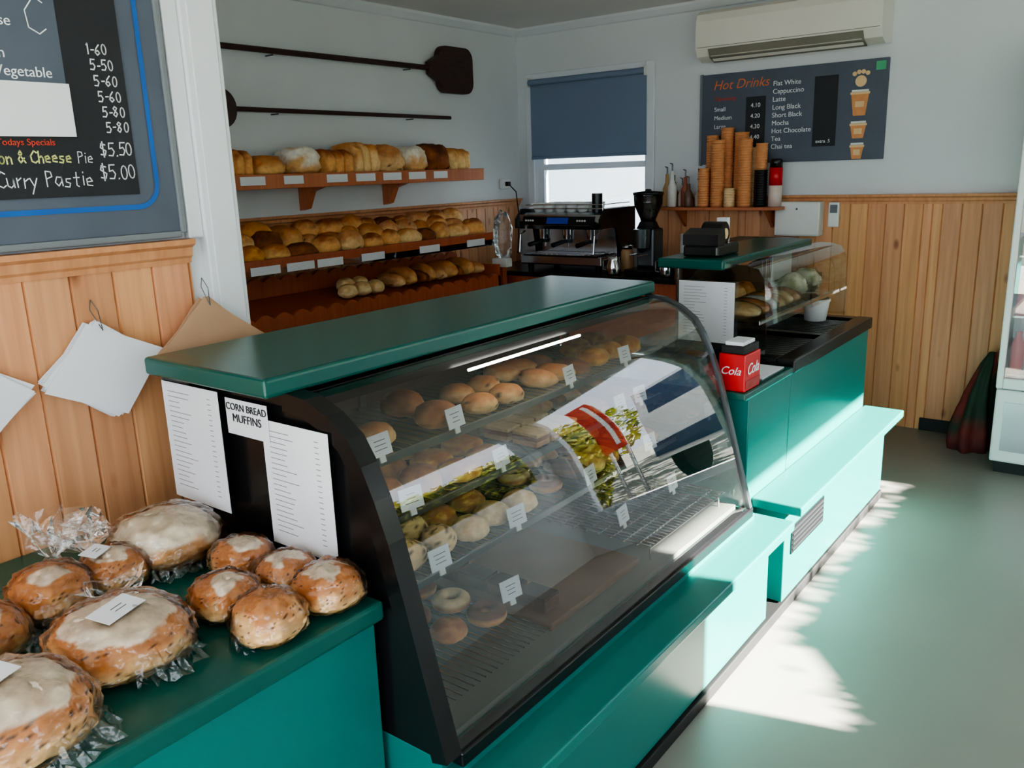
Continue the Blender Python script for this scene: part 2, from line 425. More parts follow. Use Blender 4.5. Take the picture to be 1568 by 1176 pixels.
def panelling(name, axis, face, a0, a1, sign, z1=1.27, t=0.014, w=0.095, rail=1.31):
    b = MB(name); a = a0; rnd = random.Random(name)
    while a < a1-0.005:
        e = min(a+w*rnd.choice([1, 1, 1, 0.5]), a1)
        k = rnd.uniform(0.88, 1.08); col = (k, k*rnd.uniform(0.95, 1.03), k*rnd.uniform(0.9, 1.05))
        g = 0.004
        f0 = face; f1 = face+sign*t; f2 = face+sign*(t-0.007)
        pts = [(a, f0), (a, f2), (a+g, f1), (e-g, f1), (e, f2), (e, f0)]
        if axis == 'X':
            b.prism(pts, 'Z', 0.0, z1, 'pine', col)
        else:
            b.prism([(p[1], p[0]) for p in pts], 'Z', 0.0, z1, 'pine', col)
        a = e
    pr = [(0, z1-0.012), (t+0.004, z1-0.012), (t+0.006, z1), (t+0.013, z1+0.006), (t+0.016, rail-0.02), (t+0.03, rail-0.012), (t+0.032, rail), (0, rail)]
    if axis == 'X': b.prism([(face+sign*p[0], p[1]) for p in pr], 'X', a0, a1, 'pinerail')
    else: b.prism([(face+sign*p[0], p[1]) for p in pr], 'Y', a0, a1, 'pinerail')
    return b.build()
panelling('trim_panelling_back_right', 'X', YB, WX1+0.07, DX0-0.02, -1)
panelling('trim_panelling_left', 'Y', XL, YF, YB-0.04, 1)
panelling('trim_panelling_partition', 'Y', XP, YF, 1.15, 1, z1=1.325, rail=1.37)
b = MB('baseboard_back'); b.box(-0.97, DX0, YB-0.03, YB-0.0145, 0, 0.07, 'blackrub', 0.003); b.build()

b = MB('window_1')
for a in ((WX0-0.06, WX0), (WX1, WX1+0.06)): b.box(a[0], a[1], YB-0.02, YB, WZ0-0.06, WZ1+0.05, 'trim', 0.004)
b.box(WX0, WX1, YB-0.02, YB, WZ1, WZ1+0.05, 'trim', 0.004); b.box(WX0-0.08, WX1+0.08, YB-0.05, YB, WZ0-0.06, WZ0, 'trim', 0.004)
b.box(WX0, WX0+0.05, YB+0.03, YB+0.08, WZ0, WZ1, 'trim'); b.box(WX1-0.03, WX1, YB+0.03, YB+0.08, WZ0, WZ1, 'trim')
b.box(WX0+0.05, WX1-0.03, YB+0.03, YB+0.08, WZ0, WZ0+0.05, 'trim'); b.box(WX0+0.05, WX1-0.03, YB+0.03, YB+0.08, 1.50, 1.54, 'trim')
b.box(WX0+0.05, WX1-0.03, YB+0.052, YB+0.056, WZ0+0.05, WZ1, 'glass')
b.build()
b = MB('roller_blind')
b.cyl((WX0-0.01, YB-0.045, 2.09), (WX1+0.01, YB-0.045, 2.09), 0.02, 0.02, 'blind')
b.box(WX0-0.01, WX1+0.01, YB-0.030, YB-0.027, 1.59, 2.09, 'blind'); b.box(WX0-0.01, WX1+0.01, YB-0.036, YB-0.022, 1.575, 1.595, 'blind', 0.003)
b.box(WX0-0.015, WX0-0.01, YB-0.065, YB-0.0205, 2.06, 2.12, 'plw'); b.box(WX1+0.01, WX1+0.015, YB-0.065, YB-0.0205, 2.06, 2.12, 'plw')
b.build()

# ------------------------------------------------------------------ outside
b = MB('ground'); b.box(-30, 40, -30, 40, -0.3, -0.12, 'ground'); b.build()
b = MB('garden_wall'); b.box(-9, -1, 7.6, 7.8, -0.12, 1.75, 'fence'); b.build()
def leaf(b, x, y, z, s, rnd, g):
    q = Matrix.Rotation(rnd.uniform(0, 6.28), 3, Vector((rnd.uniform(-1, 1), rnd.uniform(-1, 1), rnd.uniform(-1, 1))).normalized())
    vs = [Vector((x, y, z))+q @ Vector(p)*s for p in ((-1, 0, 0), (0, -0.55, 0.1), (1.2, 0, 0), (0, 0.55, 0.1))]
    b.add(vs, [[0, 1, 2, 3]], 'leaf', col=(0.40*g, 0.42*g, 0.08*g))
b = MB('sun_mask_hedge'); rnd = random.Random(3)  # unseen greenery, added with its top shaped to cut the sun's floor patch
htop = lambda y: 1.50+0.02*math.sin(y*9) if y < 2.9 else (1.50+(y-2.9)*0.38 if y < 3.45 else 1.71+0.03*noise.noise(Vector((y*6, 3, 1))))
hp = [(1.0, -0.12)]+[(5.4, -0.12)]+[(5.4-k*0.05, htop(5.4-k*0.05)-0.02) for k in range(89)]
b.prism(hp, 'X', 2.43, 2.9, 'leaf', col=(0.03, 0.05, 0.012))
for i in range(6500):
    y = rnd.uniform(1.1, 5.4); t = htop(y)
    if i % 4: x = rnd.uniform(2.37, 2.44); z = rnd.uniform(0.0, t)
    else: x = rnd.uniform(2.4, 2.9); z = t+rnd.uniform(-0.05, 0.02)+(0.05*rnd.random() if y > 3.6 else 0)
    leaf(b, x, y, z, rnd.uniform(0.02, 0.04), rnd, rnd.uniform(0.3, 1.6))
b.build()
b = MB('tree_row')
for k in range(9):
    cx, cy = 9.5+rnd.uniform(-0.5, 0.5), 2.5+k*1.7
    b.cyl((cx, cy, -0.12), (cx, cy, 2.0), 0.12, 0.08, 'dwood')
    for i in range(800):
        v = Vector((rnd.gauss(0, 1), rnd.gauss(0, 1), rnd.gauss(0, 1))).normalized()*rnd.uniform(0.75, 1.0)
        leaf(b, cx+v.x*0.9, cy+v.y*1.2, 2.0+v.z*1.7, rnd.uniform(0.08, 0.16), rnd, rnd.uniform(0.2, 1.8))
b.build()
b = MB('garden_shrub')
for i in range(3400):
    v = Vector((rnd.gauss(0, 1), rnd.gauss(0, 1), rnd.gauss(0, 1))).normalized()*rnd.uniform(0.6, 1.0)
    leaf(b, 4.3+v.x*0.8, 8.0+v.y*0.7, max(-0.1, 1.0+v.z*1.2), rnd.uniform(0.05, 0.09), rnd, rnd.uniform(0.2, 1.6))
b.build()
b = MB('parked_van')
vp = [(8.0, 0.25), (8.0, 1.1), (8.25, 1.95), (9.9, 2.0), (10.1, 1.0), (10.1, 0.25)]
b.prism(vp, 'X', 1.1, 2.9, 'plw')
b.prism([(8.02, 1.15), (8.20, 1.85), (8.18, 1.86), (8.0, 1.16)], 'X', 1.25, 2.75, 'vanwin')
b.box(1.1, 2.9, 7.97, 8.0, 0.30, 0.55, 'vanwin')
for x in (1.15, 2.7): b.cyl((x, 8.5, 0.22), (x+0.16, 8.5, 0.22), 0.33, 0.33, 'blackrub', 20)
b.build()
b = MB('street_sign'); b.box(3.08, 3.42, 7.8, 7.84, 0.8, 2.5, 'signred', 0.01); b.box(3.13, 3.19, 7.79, 7.8, 0.9, 2.4, 'plw')
for x in (3.12, 3.38): b.cyl((x, 7.86, -0.12), (x, 7.86, 2.3), 0.025, 0.025, 'steel')
b.build()

# ------------------------------------------------------------------ main display case
prof = [(-1.30, 1.098), (-1.235, 1.092), (-1.18, 1.07), (-1.13, 1.035), (-1.10, 0.99), (-1.072, 0.93), (-1.044, 0.855),
        (-1.012, 0.74), (-0.98, 0.62), (-0.955, 0.53), (-0.932, 0.445)]
CY0, CY1 = 0.975, 2.42
b = MB('bakery_display_case')
b.box(-1.66, -0.95, CY0, CY1, 0.07, 0.44, 'green', 0.003)
b.box(-1.64, -0.965, CY0+0.01, CY1, 0.0, 0.07, 'blackrub')
b.box(-1.66, -1.635, CY0+0.03, CY1-0.02, 0.44, 1.10, 'caseback')
for y in (1.45, 1.93): b.box(-1.636, -1.625, y, y+0.02, 0.46, 1.08, 'steeld')
endp = prof+[(-0.932, 0.44), (-1.66, 0.44), (-1.66, 1.098)]
b.prism(endp[::-1], 'Y', CY0, CY0+0.03, 'black')
def rim(y0, y1, off, m, th=0.02):
    outer = []; n = len(prof)
    for i, p in enumerate(prof):
        a = Vector(prof[max(0, i-1)]); c = Vector(prof[min(n-1, i+1)]); t = (c-a).normalized(); nn = Vector((-t.y, t.x))
        if nn.x < 0 and nn.y < 0: nn = -nn
        outer.append((p[0]+nn.x*off, p[1]+nn.y*off, p[0]-nn.x*th, p[1]-nn.y*th))
    vs = []; fs = []
    for o in outer:
        vs += [(o[0], y0, o[1]), (o[0], y1, o[1]), (o[2], y1, o[3]), (o[2], y0, o[3])]
    for i in range(n-1):
        for k in range(4): fs.append([i*4+k, i*4+(k+1) % 4, (i+1)*4+(k+1) % 4, (i+1)*4+k])
    fs += [[0, 1, 2, 3], [(n-1)*4+k for k in (3, 2, 1, 0)]]
    b.add(vs, fs, m, False)
rim(CY0-0.012, CY0+0.03, 0.008, 'black', 0.03)
rim(CY1-0.018, CY1, 0.006, 'steeld', 0.012)
b.sheet(prof, 'Y', CY0+0.03, CY1-0.018, 'glass')
b.prism([(p[0]-0.012, p[1]-0.008) for p in prof]+[(-0.95, 0.44), (-1.62, 0.44), (-1.62, 1.09)], 'Y', CY1-0.012, CY1-0.008, 'glass')
b.box(-1.62, -1.60, CY1-0.03, CY1-0.012, 0.44, 1.09, 'steeld')
b.box(-0.96, -0.922, CY0+0.03, CY1, 0.415, 0.447, 'black', 0.004)
b.box(-1.635, -0.97, CY0+0.03, CY1-0.03, 0.44, 0.455, 'casein')
b.box(-1.60, -1.02, 1.44, 1.86, 0.455, 0.475, 'brown', 0.004)
for k in range(26):
    y = 1.89+k*0.019; b.cyl((-1.58, y, 0.50), (-1.0, y, 0.50), 0.0022, 0.0022, 'chrome', 6)
for k in range(15):
    x = -1.58+k*0.0414; b.cyl((x, 1.88, 0.497), (x, 2.375, 0.497), 0.0022, 0.0022, 'chrome', 6)
for k in range(20):
    y = 1.04+k*0.019; b.cyl((-1.58, y, 0.49), (-1.0, y, 0.49), 0.0018, 0.0018, 'chrome', 6)
for x in (-1.57, -1.01):
    for y in (1.90, 2.35): b.cyl((x, y, 0.455), (x, y, 0.5), 0.003, 0.003, 'chrome', 6)
SH = [(0.915, -1.255), (0.78, -1.235), (0.645, -1.18)]
for z, xf in SH:
    b.box(-1.63, xf, CY0+0.035, CY1-0.035, z-0.006, z-0.003, 'shelfglass')
    b.box(xf-0.004, xf+0.006, CY0+0.035, CY1-0.035, z-0.010, z+0.008, 'steeld', 0.002)
    for k in range(44):
        y = CY0+0.06+k*0.031; b.cyl((-1.62, y, z-0.001), (xf-0.004, y, z-0.001), 0.0014, 0.0014, 'chrome', 5)
    for y in (1.1, 1.7, 2.3):
        b.box(-1.63, xf-0.05, y-0.006, y+0.006, z-0.022, z-0.007, 'steeld')
b.cyl((-1.255, 1.46, 1.052), (-1.255, 1.94, 1.052), 0.0035, 0.0035, 'tube', 12)
b.box(-1.33, -1.28, CY0+0.03, CY1-0.03, 1.06, 1.098, 'black')
b.box(-1.70, -1.285, 0.915, 2.44, 1.103, 1.142, 'greentop', 0.008, seg=3)
b.box(-1.66, -1.28, CY0-0.01, CY0, 1.078, 1.103, 'black'); b.box(-1.70, -1.60, 0.95, 0.974, 1.06, 1.103, 'black', 0.004)
b.box(-0.95, -0.815, CY0, 2.50, 0.362, 0.395, 'green', 0.006, seg=3)
b.box(-0.95, -0.93, CY0, 2.45, 0.395, 0.415, 'green')
b.box(-0.95, -0.885, CY0, 2.47, 0.045, 0.362, 'green', 0.002)
case = b.build()

b = MB('serving_counter')
b.box(-1.845, -1.055, -0.9, 0.96, 0.705, 0.745, 'greentop', 0.008, seg=3)
b.box(-1.845, -1.085, -0.88, 0.958, 0.07, 0.705, 'green', 0.002); b.box(-1.845, -1.11, -0.86, 0.95, 0, 0.07, 'blackrub')
b.build()

b = MB('sandwich_bar_counter')
b.box(-1.55, -0.985, 2.51, 2.885, 0.07, 0.775, 'green', 0.003)
b.box(-1.57, -0.975, 2.455, 2.885, 0.775, 0.80, 'greentop', 0.006)
b.box(-1.65, -0.985, 2.89, 3.87, 0.07, 0.775, 'green', 0.003)
b.box(-1.65, -1.0, 2.52, 3.85, 0.0, 0.07, 'blackrub')
b.box(-1.65, -1.42, 2.89, 3.88, 0.775, 0.825, 'black', 0.004); b.box(-1.04, -0.972, 2.89, 3.88, 0.775, 0.825, 'black', 0.006)
for y0, y1 in ((2.89, 2.94), (3.38, 3.42), (3.82, 3.88)): b.box(-1.42, -1.04, y0, y1, 0.775, 0.823, 'black', 0.003)
b.box(-1.42, -1.04, 2.94, 3.82, 0.775, 0.782, 'steel')
for k in range(11):
    y = 2.98+k*0.036; b.cyl((-1.41, y, 0.808), (-1.05, y, 0.808), 0.005, 0.005, 'steel', 6)
for k in range(11):
    y = 3.44+k*0.036; b.cyl((-1.41, y, 0.808), (-1.05, y, 0.808), 0.005, 0.005, 'steel', 6)
b.box(-0.985, -0.815, 2.56, 3.89, 0.385, 0.418, 'green', 0.006, seg=3)
b.box(-0.985, -0.88, 2.60, 3.85, 0.045, 0.385, 'green', 0.003)
b.box(-0.881, -0.876, 2.66, 3.0, 0.20, 0.30, 'black')
for k in range(5): b.box(-0.877, -0.872, 2.67, 2.99, 0.212+k*0.018, 0.218+k*0.018, 'steeld')
gp = [(-1.25, 1.150), (-1.17, 1.148), (-1.12, 1.135), (-1.098, 1.10), (-1.09, 1.0), (-1.085, 0.93)]
b.sheet(gp, 'Y', 2.90, 3.86, 'glass')
for y in (2.90, 3.86):
    b.prism(gp+[(-1.085, 0.83), (-1.44, 0.83), (-1.44, 1.13)], 'Y', y-0.003, y+0.003, 'glass')
b.box(-1.44, -1.12, 2.91, 3.85, 0.937, 0.943, 'shelfglass')
b.box(-1.124, -1.114, 2.91, 3.85, 0.932, 0.948, 'chrome', 0.002)
b.box(-1.44, -1.43, 2.91, 3.85, 0.825, 1.13, 'shelfglass')
for y in (2.905, 3.85): b.cyl((-1.435, y, 0.825), (-1.435, y, 1.13), 0.008, 0.008, 'chrome', 8)
b.box(-1.50, -1.235, 2.86, 3.82, 1.13, 1.167, 'greentop', 0.008, seg=3)
sbar = b.build()
b = MB('trim_counter_kick')
b.box(-0.95, -0.875, CY0, 3.86, 0.0, 0.04, 'blackrub', 0.003); b.build()

# ------------------------------------------------------------------ price tags in the case
b = MB('price_tag_cards'); rnd = random.Random(5)
def tag(x, y, z, w=0.062, h=0.048, tilt=0.25, yaw=0.0):
    xf = Matrix.Translation((x, y, z)) @ Matrix.Rotation(yaw, 4, 'Z') @ Matrix.Rotation(-tilt, 4, 'Y')
    b.box(-0.001, 0.001, -w/2, w/2, 0, h, 'paper', xf=xf)
    for k in range(3):
        ww = w*rnd.uniform(0.3, 0.6)
        b.box(0.0011, 0.0014, -ww/2, ww/2, h*(0.68-0.2*k), h*(0.68-0.2*k)+0.0016, 'ink', xf=xf)
    b.box(-0.004, 0.0, -0.008, 0.008, -0.014, 0.006, 'plw', xf=xf)
for y in (1.16, 1.40, 1.88, 2.18): tag(-1.245, y, 0.93, yaw=rnd.uniform(-.15, .15))
for y in (1.22, 1.54, 2.12, 2.24): tag(-1.225, y, 0.795, yaw=rnd.uniform(-.15, .15))
for y in (1.24, 1.52, 1.86, 2.20): tag(-1.168, y, 0.66, yaw=rnd.uniform(-.15, .15))
for y in (1.40, 1.92, 2.22): tag(-1.10, y, 0.535, yaw=rnd.uniform(-.15, .15))
b.build()

# baked goods inside case
S1, S2, S3 = 0.916, 0.781, 0.646
b = MB('case_buns'); rnd = random.Random(11); q = [0]
def bl(x, y, z, r, h, kind, ry=None, **k):
    q[0] += 1; b.blob((x, y, z), r, ry or r, h, kind, q[0], nu=22, nv=14, **k)
for x, y in ((-1.32, 1.41), (-1.46, 1.44)): bl(x, y, S1, 0.052, 0.065, 'brownbig')
for x, y in ((-1.33, 1.12), (-1.46, 1.14), (-1.56, 1.2), (-1.34, 1.23)): bl(x, y, S1, 0.045, 0.055, 'glazed')
for x, y in ((-1.30, 1.10), (-1.31, 1.21), (-1.42, 1.12), (-1.43, 1.22), (-1.30, 1.32), (-1.42, 1.33)): bl(x, y, S2, 0.052, 0.07, 'brownbig')
for x, y in ((-1.29, 1.45), (-1.30, 1.57), (-1.40, 1.47), (-1.41, 1.60), (-1.52, 1.5)): bl(x, y, S2, 0.05, 0.042, 'pie', pw=3)
for x, y in ((-1.24, 1.13), (-1.25, 1.22), (-1.33, 1.12), (-1.34, 1.22), (-1.43, 1.16), (-1.25, 1.32), (-1.34, 1.32)): bl(x, y, S3, 0.042, 0.066, 'poppy', lowf=0.5)
for x, y in ((-1.24, 1.42), (-1.25, 1.52), (-1.35, 1.43), (-1.36, 1.55), (-1.24, 1.62), (-1.46, 1.44), (-1.47, 1.56)): bl(x, y, S3, 0.046, 0.055, 'pale' if x > -1.3 else 'bun')
for x, y in ((-1.35, 2.24), (-1.34, 2.34), (-1.45, 2.22), (-1.46, 2.33), (-1.34, 2.14)): bl(x, y, S1, 0.05, 0.06, 'pie')
for x, y in ((-1.31, 1.56), (-1.31, 1.67), (-1.42, 1.60), (-1.42, 1.71)): bl(x, y, S1, 0.046, 0.05, 'glazed')
b.build()
b = MB('case_croissants')
for k in range(3):
    for r in range(2): bl(-1.34-r*0.13, 1.84+0.085*k, S1, 0.062, 0.05, ['glazed', 'bun', 'dark'][k % 3], ry=0.034, bend=0.02, rz=0.2*(k % 2))
for k in range(5):
    for r in range(2): bl(-1.33-0.15*r, 2.02+0.078*k, S2, 0.07, 0.045, ['dark', 'bun'][(k+r) % 2], ry=0.034)
for k in range(6):
    for r in range(2): bl(-1.28-0.17*r, 1.90+0.08*k, S3, 0.08, 0.045, ['dark', 'glazed', 'bun'][(k+r) % 3], ry=0.034)
for k in range(4): bl(-1.16-0.11*k, 1.24, 0.492, 0.042, 0.045, ['brownbig', 'dark'][k % 2])
b.build()
b = MB('case_doughnuts')
for i, (x, y, z, ic) in enumerate([(-1.14, 1.10, 0.492, 0), (-1.25, 1.11, 0.492, 1), (-1.14, 1.35, 0.492, 1), (-1.25, 1.35, 0.492, 0), (-1.36, 1.12, 0.492, 0), (-1.27, 1.78, S3, 1), (-1.38, 1.78, S3, 0), (-1.36, 1.35, 0.492, 1)]):
    b.torus((x, y, z), 0.030, 0.018, 'bread', C(206, 144, 84), [C(230, 200, 152), C(120, 70, 42)][ic], i)
b.build()
b = MB('case_slices')
def slc(x, y, z, lay, w=0.042, d=0.03):
    zz = z
    for h, c in lay:
        b.box(x-w, x+w, y-d, y+d, zz, zz+h, 'bread', 0.002, col=c); zz += h
LA = [[(0.014, C(204, 150, 100)), (0.012, C(150, 84, 50)), (0.010, C(216, 176, 124))], [(0.03, C(96, 56, 36)), (0.005, C(60, 32, 22))]]
for k in range(3):
    slc(-1.30, 1.76+0.068*k, S2, LA[0]); slc(-1.40, 1.76+0.068*k, S2, LA[0])
for k in range(5): slc(-1.10-0.095*k, 1.50, 0.477, LA[1])
b.build()

# ------------------------------------------------------------------ bagged breads on the counter
ZC = 0.746
def bread(name, x, y, rx, ry, h, kind, seed, bag=True, rz=0, tail=None, label=None, skirt=None):
    b = MB(name)
    b.blob((x, y, ZC), rx, ry, h, kind, seed, rz, nu=84, nv=52, namp=0.06, pw=2.4, hf=0.1)
    if bag:
        b.blob((x, y, ZC), rx*1.08, ry*1.09, h*1.06, 'none', seed+50, rz, nu=48, nv=30, namp=0.055, nfreq=4.0, m='film', hf=0.8, pw=2.5)
    rnd = random.Random(seed*7)
    if skirt:
        a0, a1, ex = skirt; n = 22; vs = []; fs = []
        for i in range(n+1):
            a = a0+(a1-a0)*i/n; e = ex*math.sin(math.pi*i/n)**0.6*rnd.uniform(0.6, 1.15)
            for k, t in enumerate((0, 0.33, 0.66, 1.0)):
                rr = rx*0.98+e*t
                vs.append((x+rr*math.cos(a), y+rr*math.sin(a), ZC+(0.035*(1-t))*(1 if k else 1.2)+rnd.uniform(0.002, 0.016)))
        for i in range(n):
            for k in range(3): fs.append([i*4+k, i*4+k+1, (i+1)*4+k+1, (i+1)*4+k])
        b.add(vs, fs, 'film', False)
    if tail:
        tx, ty, tz, L = tail
        vs = []; fs = []; n = 16
        base = Vector((x, y, ZC)); d = Vector((tx, ty, tz)).normalized()
        q = d.to_track_quat('Z', 'Y'); st = base+Vector((0, 0, h*0.7))+Vector((tx, ty, 0)).normalized()*rx*0.8 if (tx or ty) else base+Vector((0, 0, h*0.95))
        rads = [0.055, 0.012, 0.03, 0.045, 0.055]; dd = [-0.35, 0.25, 0.5, 0.75, 1.0]
        for k in range(5):
            for i in range(n):
                a = 2*math.pi*i/n; r = rads[k]*(1+0.55*rnd.uniform(-1, 1)*(k > 1))
                vs.append(st+q @ Vector((r*math.cos(a), r*0.7*math.sin(a), dd[k]*L+0.012*rnd.uniform(-1, 1)*(k > 1))))
        for k in range(4):
            for i in range(n): fs.append([k*n+i, k*n+(i+1) % n, (k+1)*n+(i+1) % n, (k+1)*n+i])
        for v in vs: v.z = max(v.z, ZC+0.002)
        b.add(vs, fs, 'film', False)
    if label:
        lx, ly, w, l, ang = label
        xf = Matrix.Translation((x+lx, y+ly, ZC+h*1.09)) @ Matrix.Rotation(ang, 4, 'Z') @ Matrix.Rotation(0.14, 4, 'Y')
        b.box(-w/2, w/2, -l/2, l/2, 0, 0.0012, 'paper', xf=xf)
        for k in range(2): b.box(-w*0.1+k*w*0.2, -w*0.1+k*w*0.2+0.0015, -l*0.1, l*0.2, 0.0012, 0.0016, 'ink', xf=xf)
    return b.build()
bread('iced_bread_round', -1.56, 0.835, 0.105, 0.100, 0.10, 'floury', 1, tail=(-0.5, -0.7, 0.3, 0.07), skirt=(-1.2, 0.3, 0.03))
bread('iced_bread_round', -1.52, 0.585, 0.068, 0.066, 0.09, 'icedpart', 2, tail=(-0.5, 0.3, 0.8, 0.11), skirt=(-1.5, 1.0, 0.035))
bread('iced_bread_round', -1.525, 0.705, 0.06, 0.055, 0.08, 'iced', 6, label=(0.0, -0.03, 0.035, 0.05, 0.5), tail=(-0.6, -0.2, 0.7, 0.09))
bread('iced_bread_round', -1.265, 0.578, 0.104, 0.100, 0.095, 'icedbig', 3, tail=(-0.5, 0.2, 0.5, 0.04), label=(0.02, -0.01, 0.045, 0.08, 0.35), skirt=(-0.4, 1.1, 0.04))
bread('iced_bread_round', -1.175, 0.37, 0.10, 0.10, 0.11, 'icedbig', 4, label=(0.0, -0.02, 0.04, 0.085, 0.4), skirt=(0.0, 1.5, 0.05))
bread('iced_bread_round', -1.47, 0.445, 0.068, 0.068, 0.085, 'iced', 5, skirt=(0, 2, 0.03))
for i, (x, y, r, h, k) in enumerate([(-1.375, 0.885, 0.058, 0.068, 'icedpart'), (-1.247, 0.892, 0.055, 0.066, 'iced'), (-1.122, 0.89, 0.060, 0.078, 'iced'),
                                    (-1.255, 0.765, 0.058, 0.074, 'icedpart'), (-1.122, 0.758, 0.058, 0.082, 'glazed')]):
    bread('fruit_bun', x, y, r, r*0.98, h, k, 20+i, skirt=(-0.8+i, 1.2+i, 0.012))

# ------------------------------------------------------------------ paper bags on hooks + notices
def sheets(name, x, y, z, hy, hz, n, m, rot0=0.0):
    b = MB(name); rnd = random.Random(name+str(y))
    for k in range(n):
        a = rot0+rnd.uniform(-0.12, 0.12); xx = x+k*0.003
        pts = []
        for i in range(4):
            t = a+math.pi/2*i
            pts.append((y+hy*math.cos(t)*rnd.uniform(0.97, 1.03), z+hz*math.sin(t)))
        vs = [(xx+(0.006 if i in (3,) else 0), p[0], p[1]) for i, p in enumerate(pts)]
        vs2 = [(v[0]+0.0012, v[1], v[2]) for v in vs]
        b.add(vs+vs2, [[0, 1, 2, 3], [7, 6, 5, 4], [0, 1, 5, 4], [1, 2, 6, 5], [2, 3, 7, 6], [3, 0, 4, 7]], m)
    ty, tz = y, z+hz-0.012
    b.path([(x+n*0.003+0.004, ty, tz-0.01), (x+0.002, ty-0.008, tz+0.035), (x-0.004, ty, tz+0.055)], 0.0010, 'steeld', 5)
    b.path([(x+n*0.003+0.004, ty, tz-0.01), (x+0.002, ty+0.01, tz+0.030), (x-0.004, ty, tz+0.055)], 0.0010, 'steeld', 5)
    return b.build()
sheets('paper_bag_stack', XP+0.022, 0.895, 1.105, 0.138, 0.110, 9, 'paper', 0.12)
sheets('paper_bag_stack', XP+0.022, 0.60, 1.09, 0.14, 0.112, 9, 'paper', 0.05)
sheets('kraft_paper_bag_stack', XP+0.055, 1.15, 1.105, 0.155, 0.130, 5, 'kraft')

def notice(name, x0, x1, y, z0, z1, lines, title=None, tilt=0.0):
    b = MB(name)
    b.box(x0, x1, y-0.0012, y, z0, z1, 'paper')
    rnd = random.Random(name+str(x0)); zt = z1-(0.02 if not title else 0.06)
    for k in range(lines):
        z = zt-(zt-z0-0.02)*k/max(1, lines)
        w = (x1-x0)*rnd.uniform(0.2, 0.42)
        b.box(x0+0.02, x0+0.02+w, y-0.0015, y-0.0012, z-0.0011, z, 'ink')
        b.box(x1-0.04, x1-0.028, y-0.0015, y-0.0012, z-0.0011, z, 'ink')
    return b.build()
notice('price_list_notice', -1.695, -1.49, 0.948, 0.82, 1.085, 20)
notice('price_list_notice', -1.365, -1.17, 0.958, 0.785, 1.045, 20)
n = notice('muffin_sign', -1.475, -1.34, 0.955, 1.0, 1.075, 0)
text(n, 'CORN BREAD', (-1.407, 0.953, 1.052), 0.021, '-Y', 'chalk', align='CENTER')
text(n, 'MUFFINS', (-1.407, 0.953, 1.028), 0.024, '-Y', 'chalk', align='CENTER')
n = notice('price_list_notice', -1.42, -1.20, 2.885, 0.86, 1.085, 16)

# ------------------------------------------------------------------ menu board on partition
b = MB('menu_board')
x = XP+0.0005
b.box(x, x+0.02, -0.4, 1.14, 1.388, 2.35, 'slate', 0.003)
b.box(x, x+0.026, 1.13, 1.145, 1.385, 2.36, 'frame', 0.003); b.box(x, x+0.026, -0.4, 1.13, 1.375, 1.39, 'frame', 0.003)
b.box(x+0.02, x+0.024, -0.3, 1.04, 1.478, 2.3, 'chalk')
b.box(x+0.024, x+0.026, -0.3, 0.91, 1.70, 2.3, 'slate')
b.box(x+0.026, x+0.028, 0.5, 0.915, 1.60, 1.705, 'paper')
pts = [(1.085, 2.3), (1.085, 1.50)]
for k in range(9):
    a = -math.pi/2*k/8; pts.append((1.035+0.05*math.cos(a), 1.50+0.05*math.sin(a)))
pts.append((-0.3, 1.45)); w = 0.011
vs = []
for i, p in enumerate(pts):
    a = Vector(pts[max(0, i-1)]); c = Vector(pts[min(len(pts)-1, i+1)]); t = (c-a).normalized(); nn = Vector((-t.y, t.x))
    vs += [(x+0.022, p[0]+nn.x*w/2, p[1]+nn.y*w/2), (x+0.022, p[0]-nn.x*w/2, p[1]-nn.y*w/2)]
b.add(vs, [[2*i, 2*i+1, 2*i+3, 2*i+2] for i in range(len(pts)-1)], 'blue')
rnd = random.Random(9); tx = x+0.0246
for i, s in enumerate(['1-60', '5-50', '5-60', '5-60', '5-80', '5-80']):
    chalk(b, s, tx, 0.962+0.004*i, 1.768-0.0315*i, 0.021, 'chalkw', rnd, 0.0013, adv=0.72)
chalk(b, '$5.50', tx, 0.962, 1.562, 0.027, 'chalkw', rnd, 0.0013); chalk(b, '$5.00', tx, 0.955, 1.512, 0.030, 'chalkw', rnd, 0.0013)
chalk(b, 'Bacon & Cheese', tx, 0.90, 1.548, 0.0235, 'chalky', rnd, 0.0014, right=True); chalk(b, 'Pie', tx, 0.910, 1.548, 0.0235, 'chalkw', rnd, 0.0009)
chalk(b, 'Curry Pastie', tx, 0.94, 1.500, 0.031, 'chalkw', rnd, 0.0011, right=True)
chalk(b, 'C', tx+0.002, 0.845, 1.80, 0.07, 'chalkw', rnd, 0.0011)
mb = b.build()
tx = x+0.0262
text(mb, 'Vegetable', (tx+0.001, 0.885, 1.715), 0.028, '+X', 'chalkw', align='RIGHT')
text(mb, 'Chicken', (tx+0.001, 0.80, 1.748), 0.028, '+X', 'chalkw', align='RIGHT')
text(mb, 'Mince & Cheese', (tx+0.001, 0.82, 1.808), 0.028, '+X', 'chalkw', align='RIGHT')
text(mb, 'Todays Specials', (tx-0.001, 0.87, 1.583), 0.018, '+X', 'redtxt', align='RIGHT')

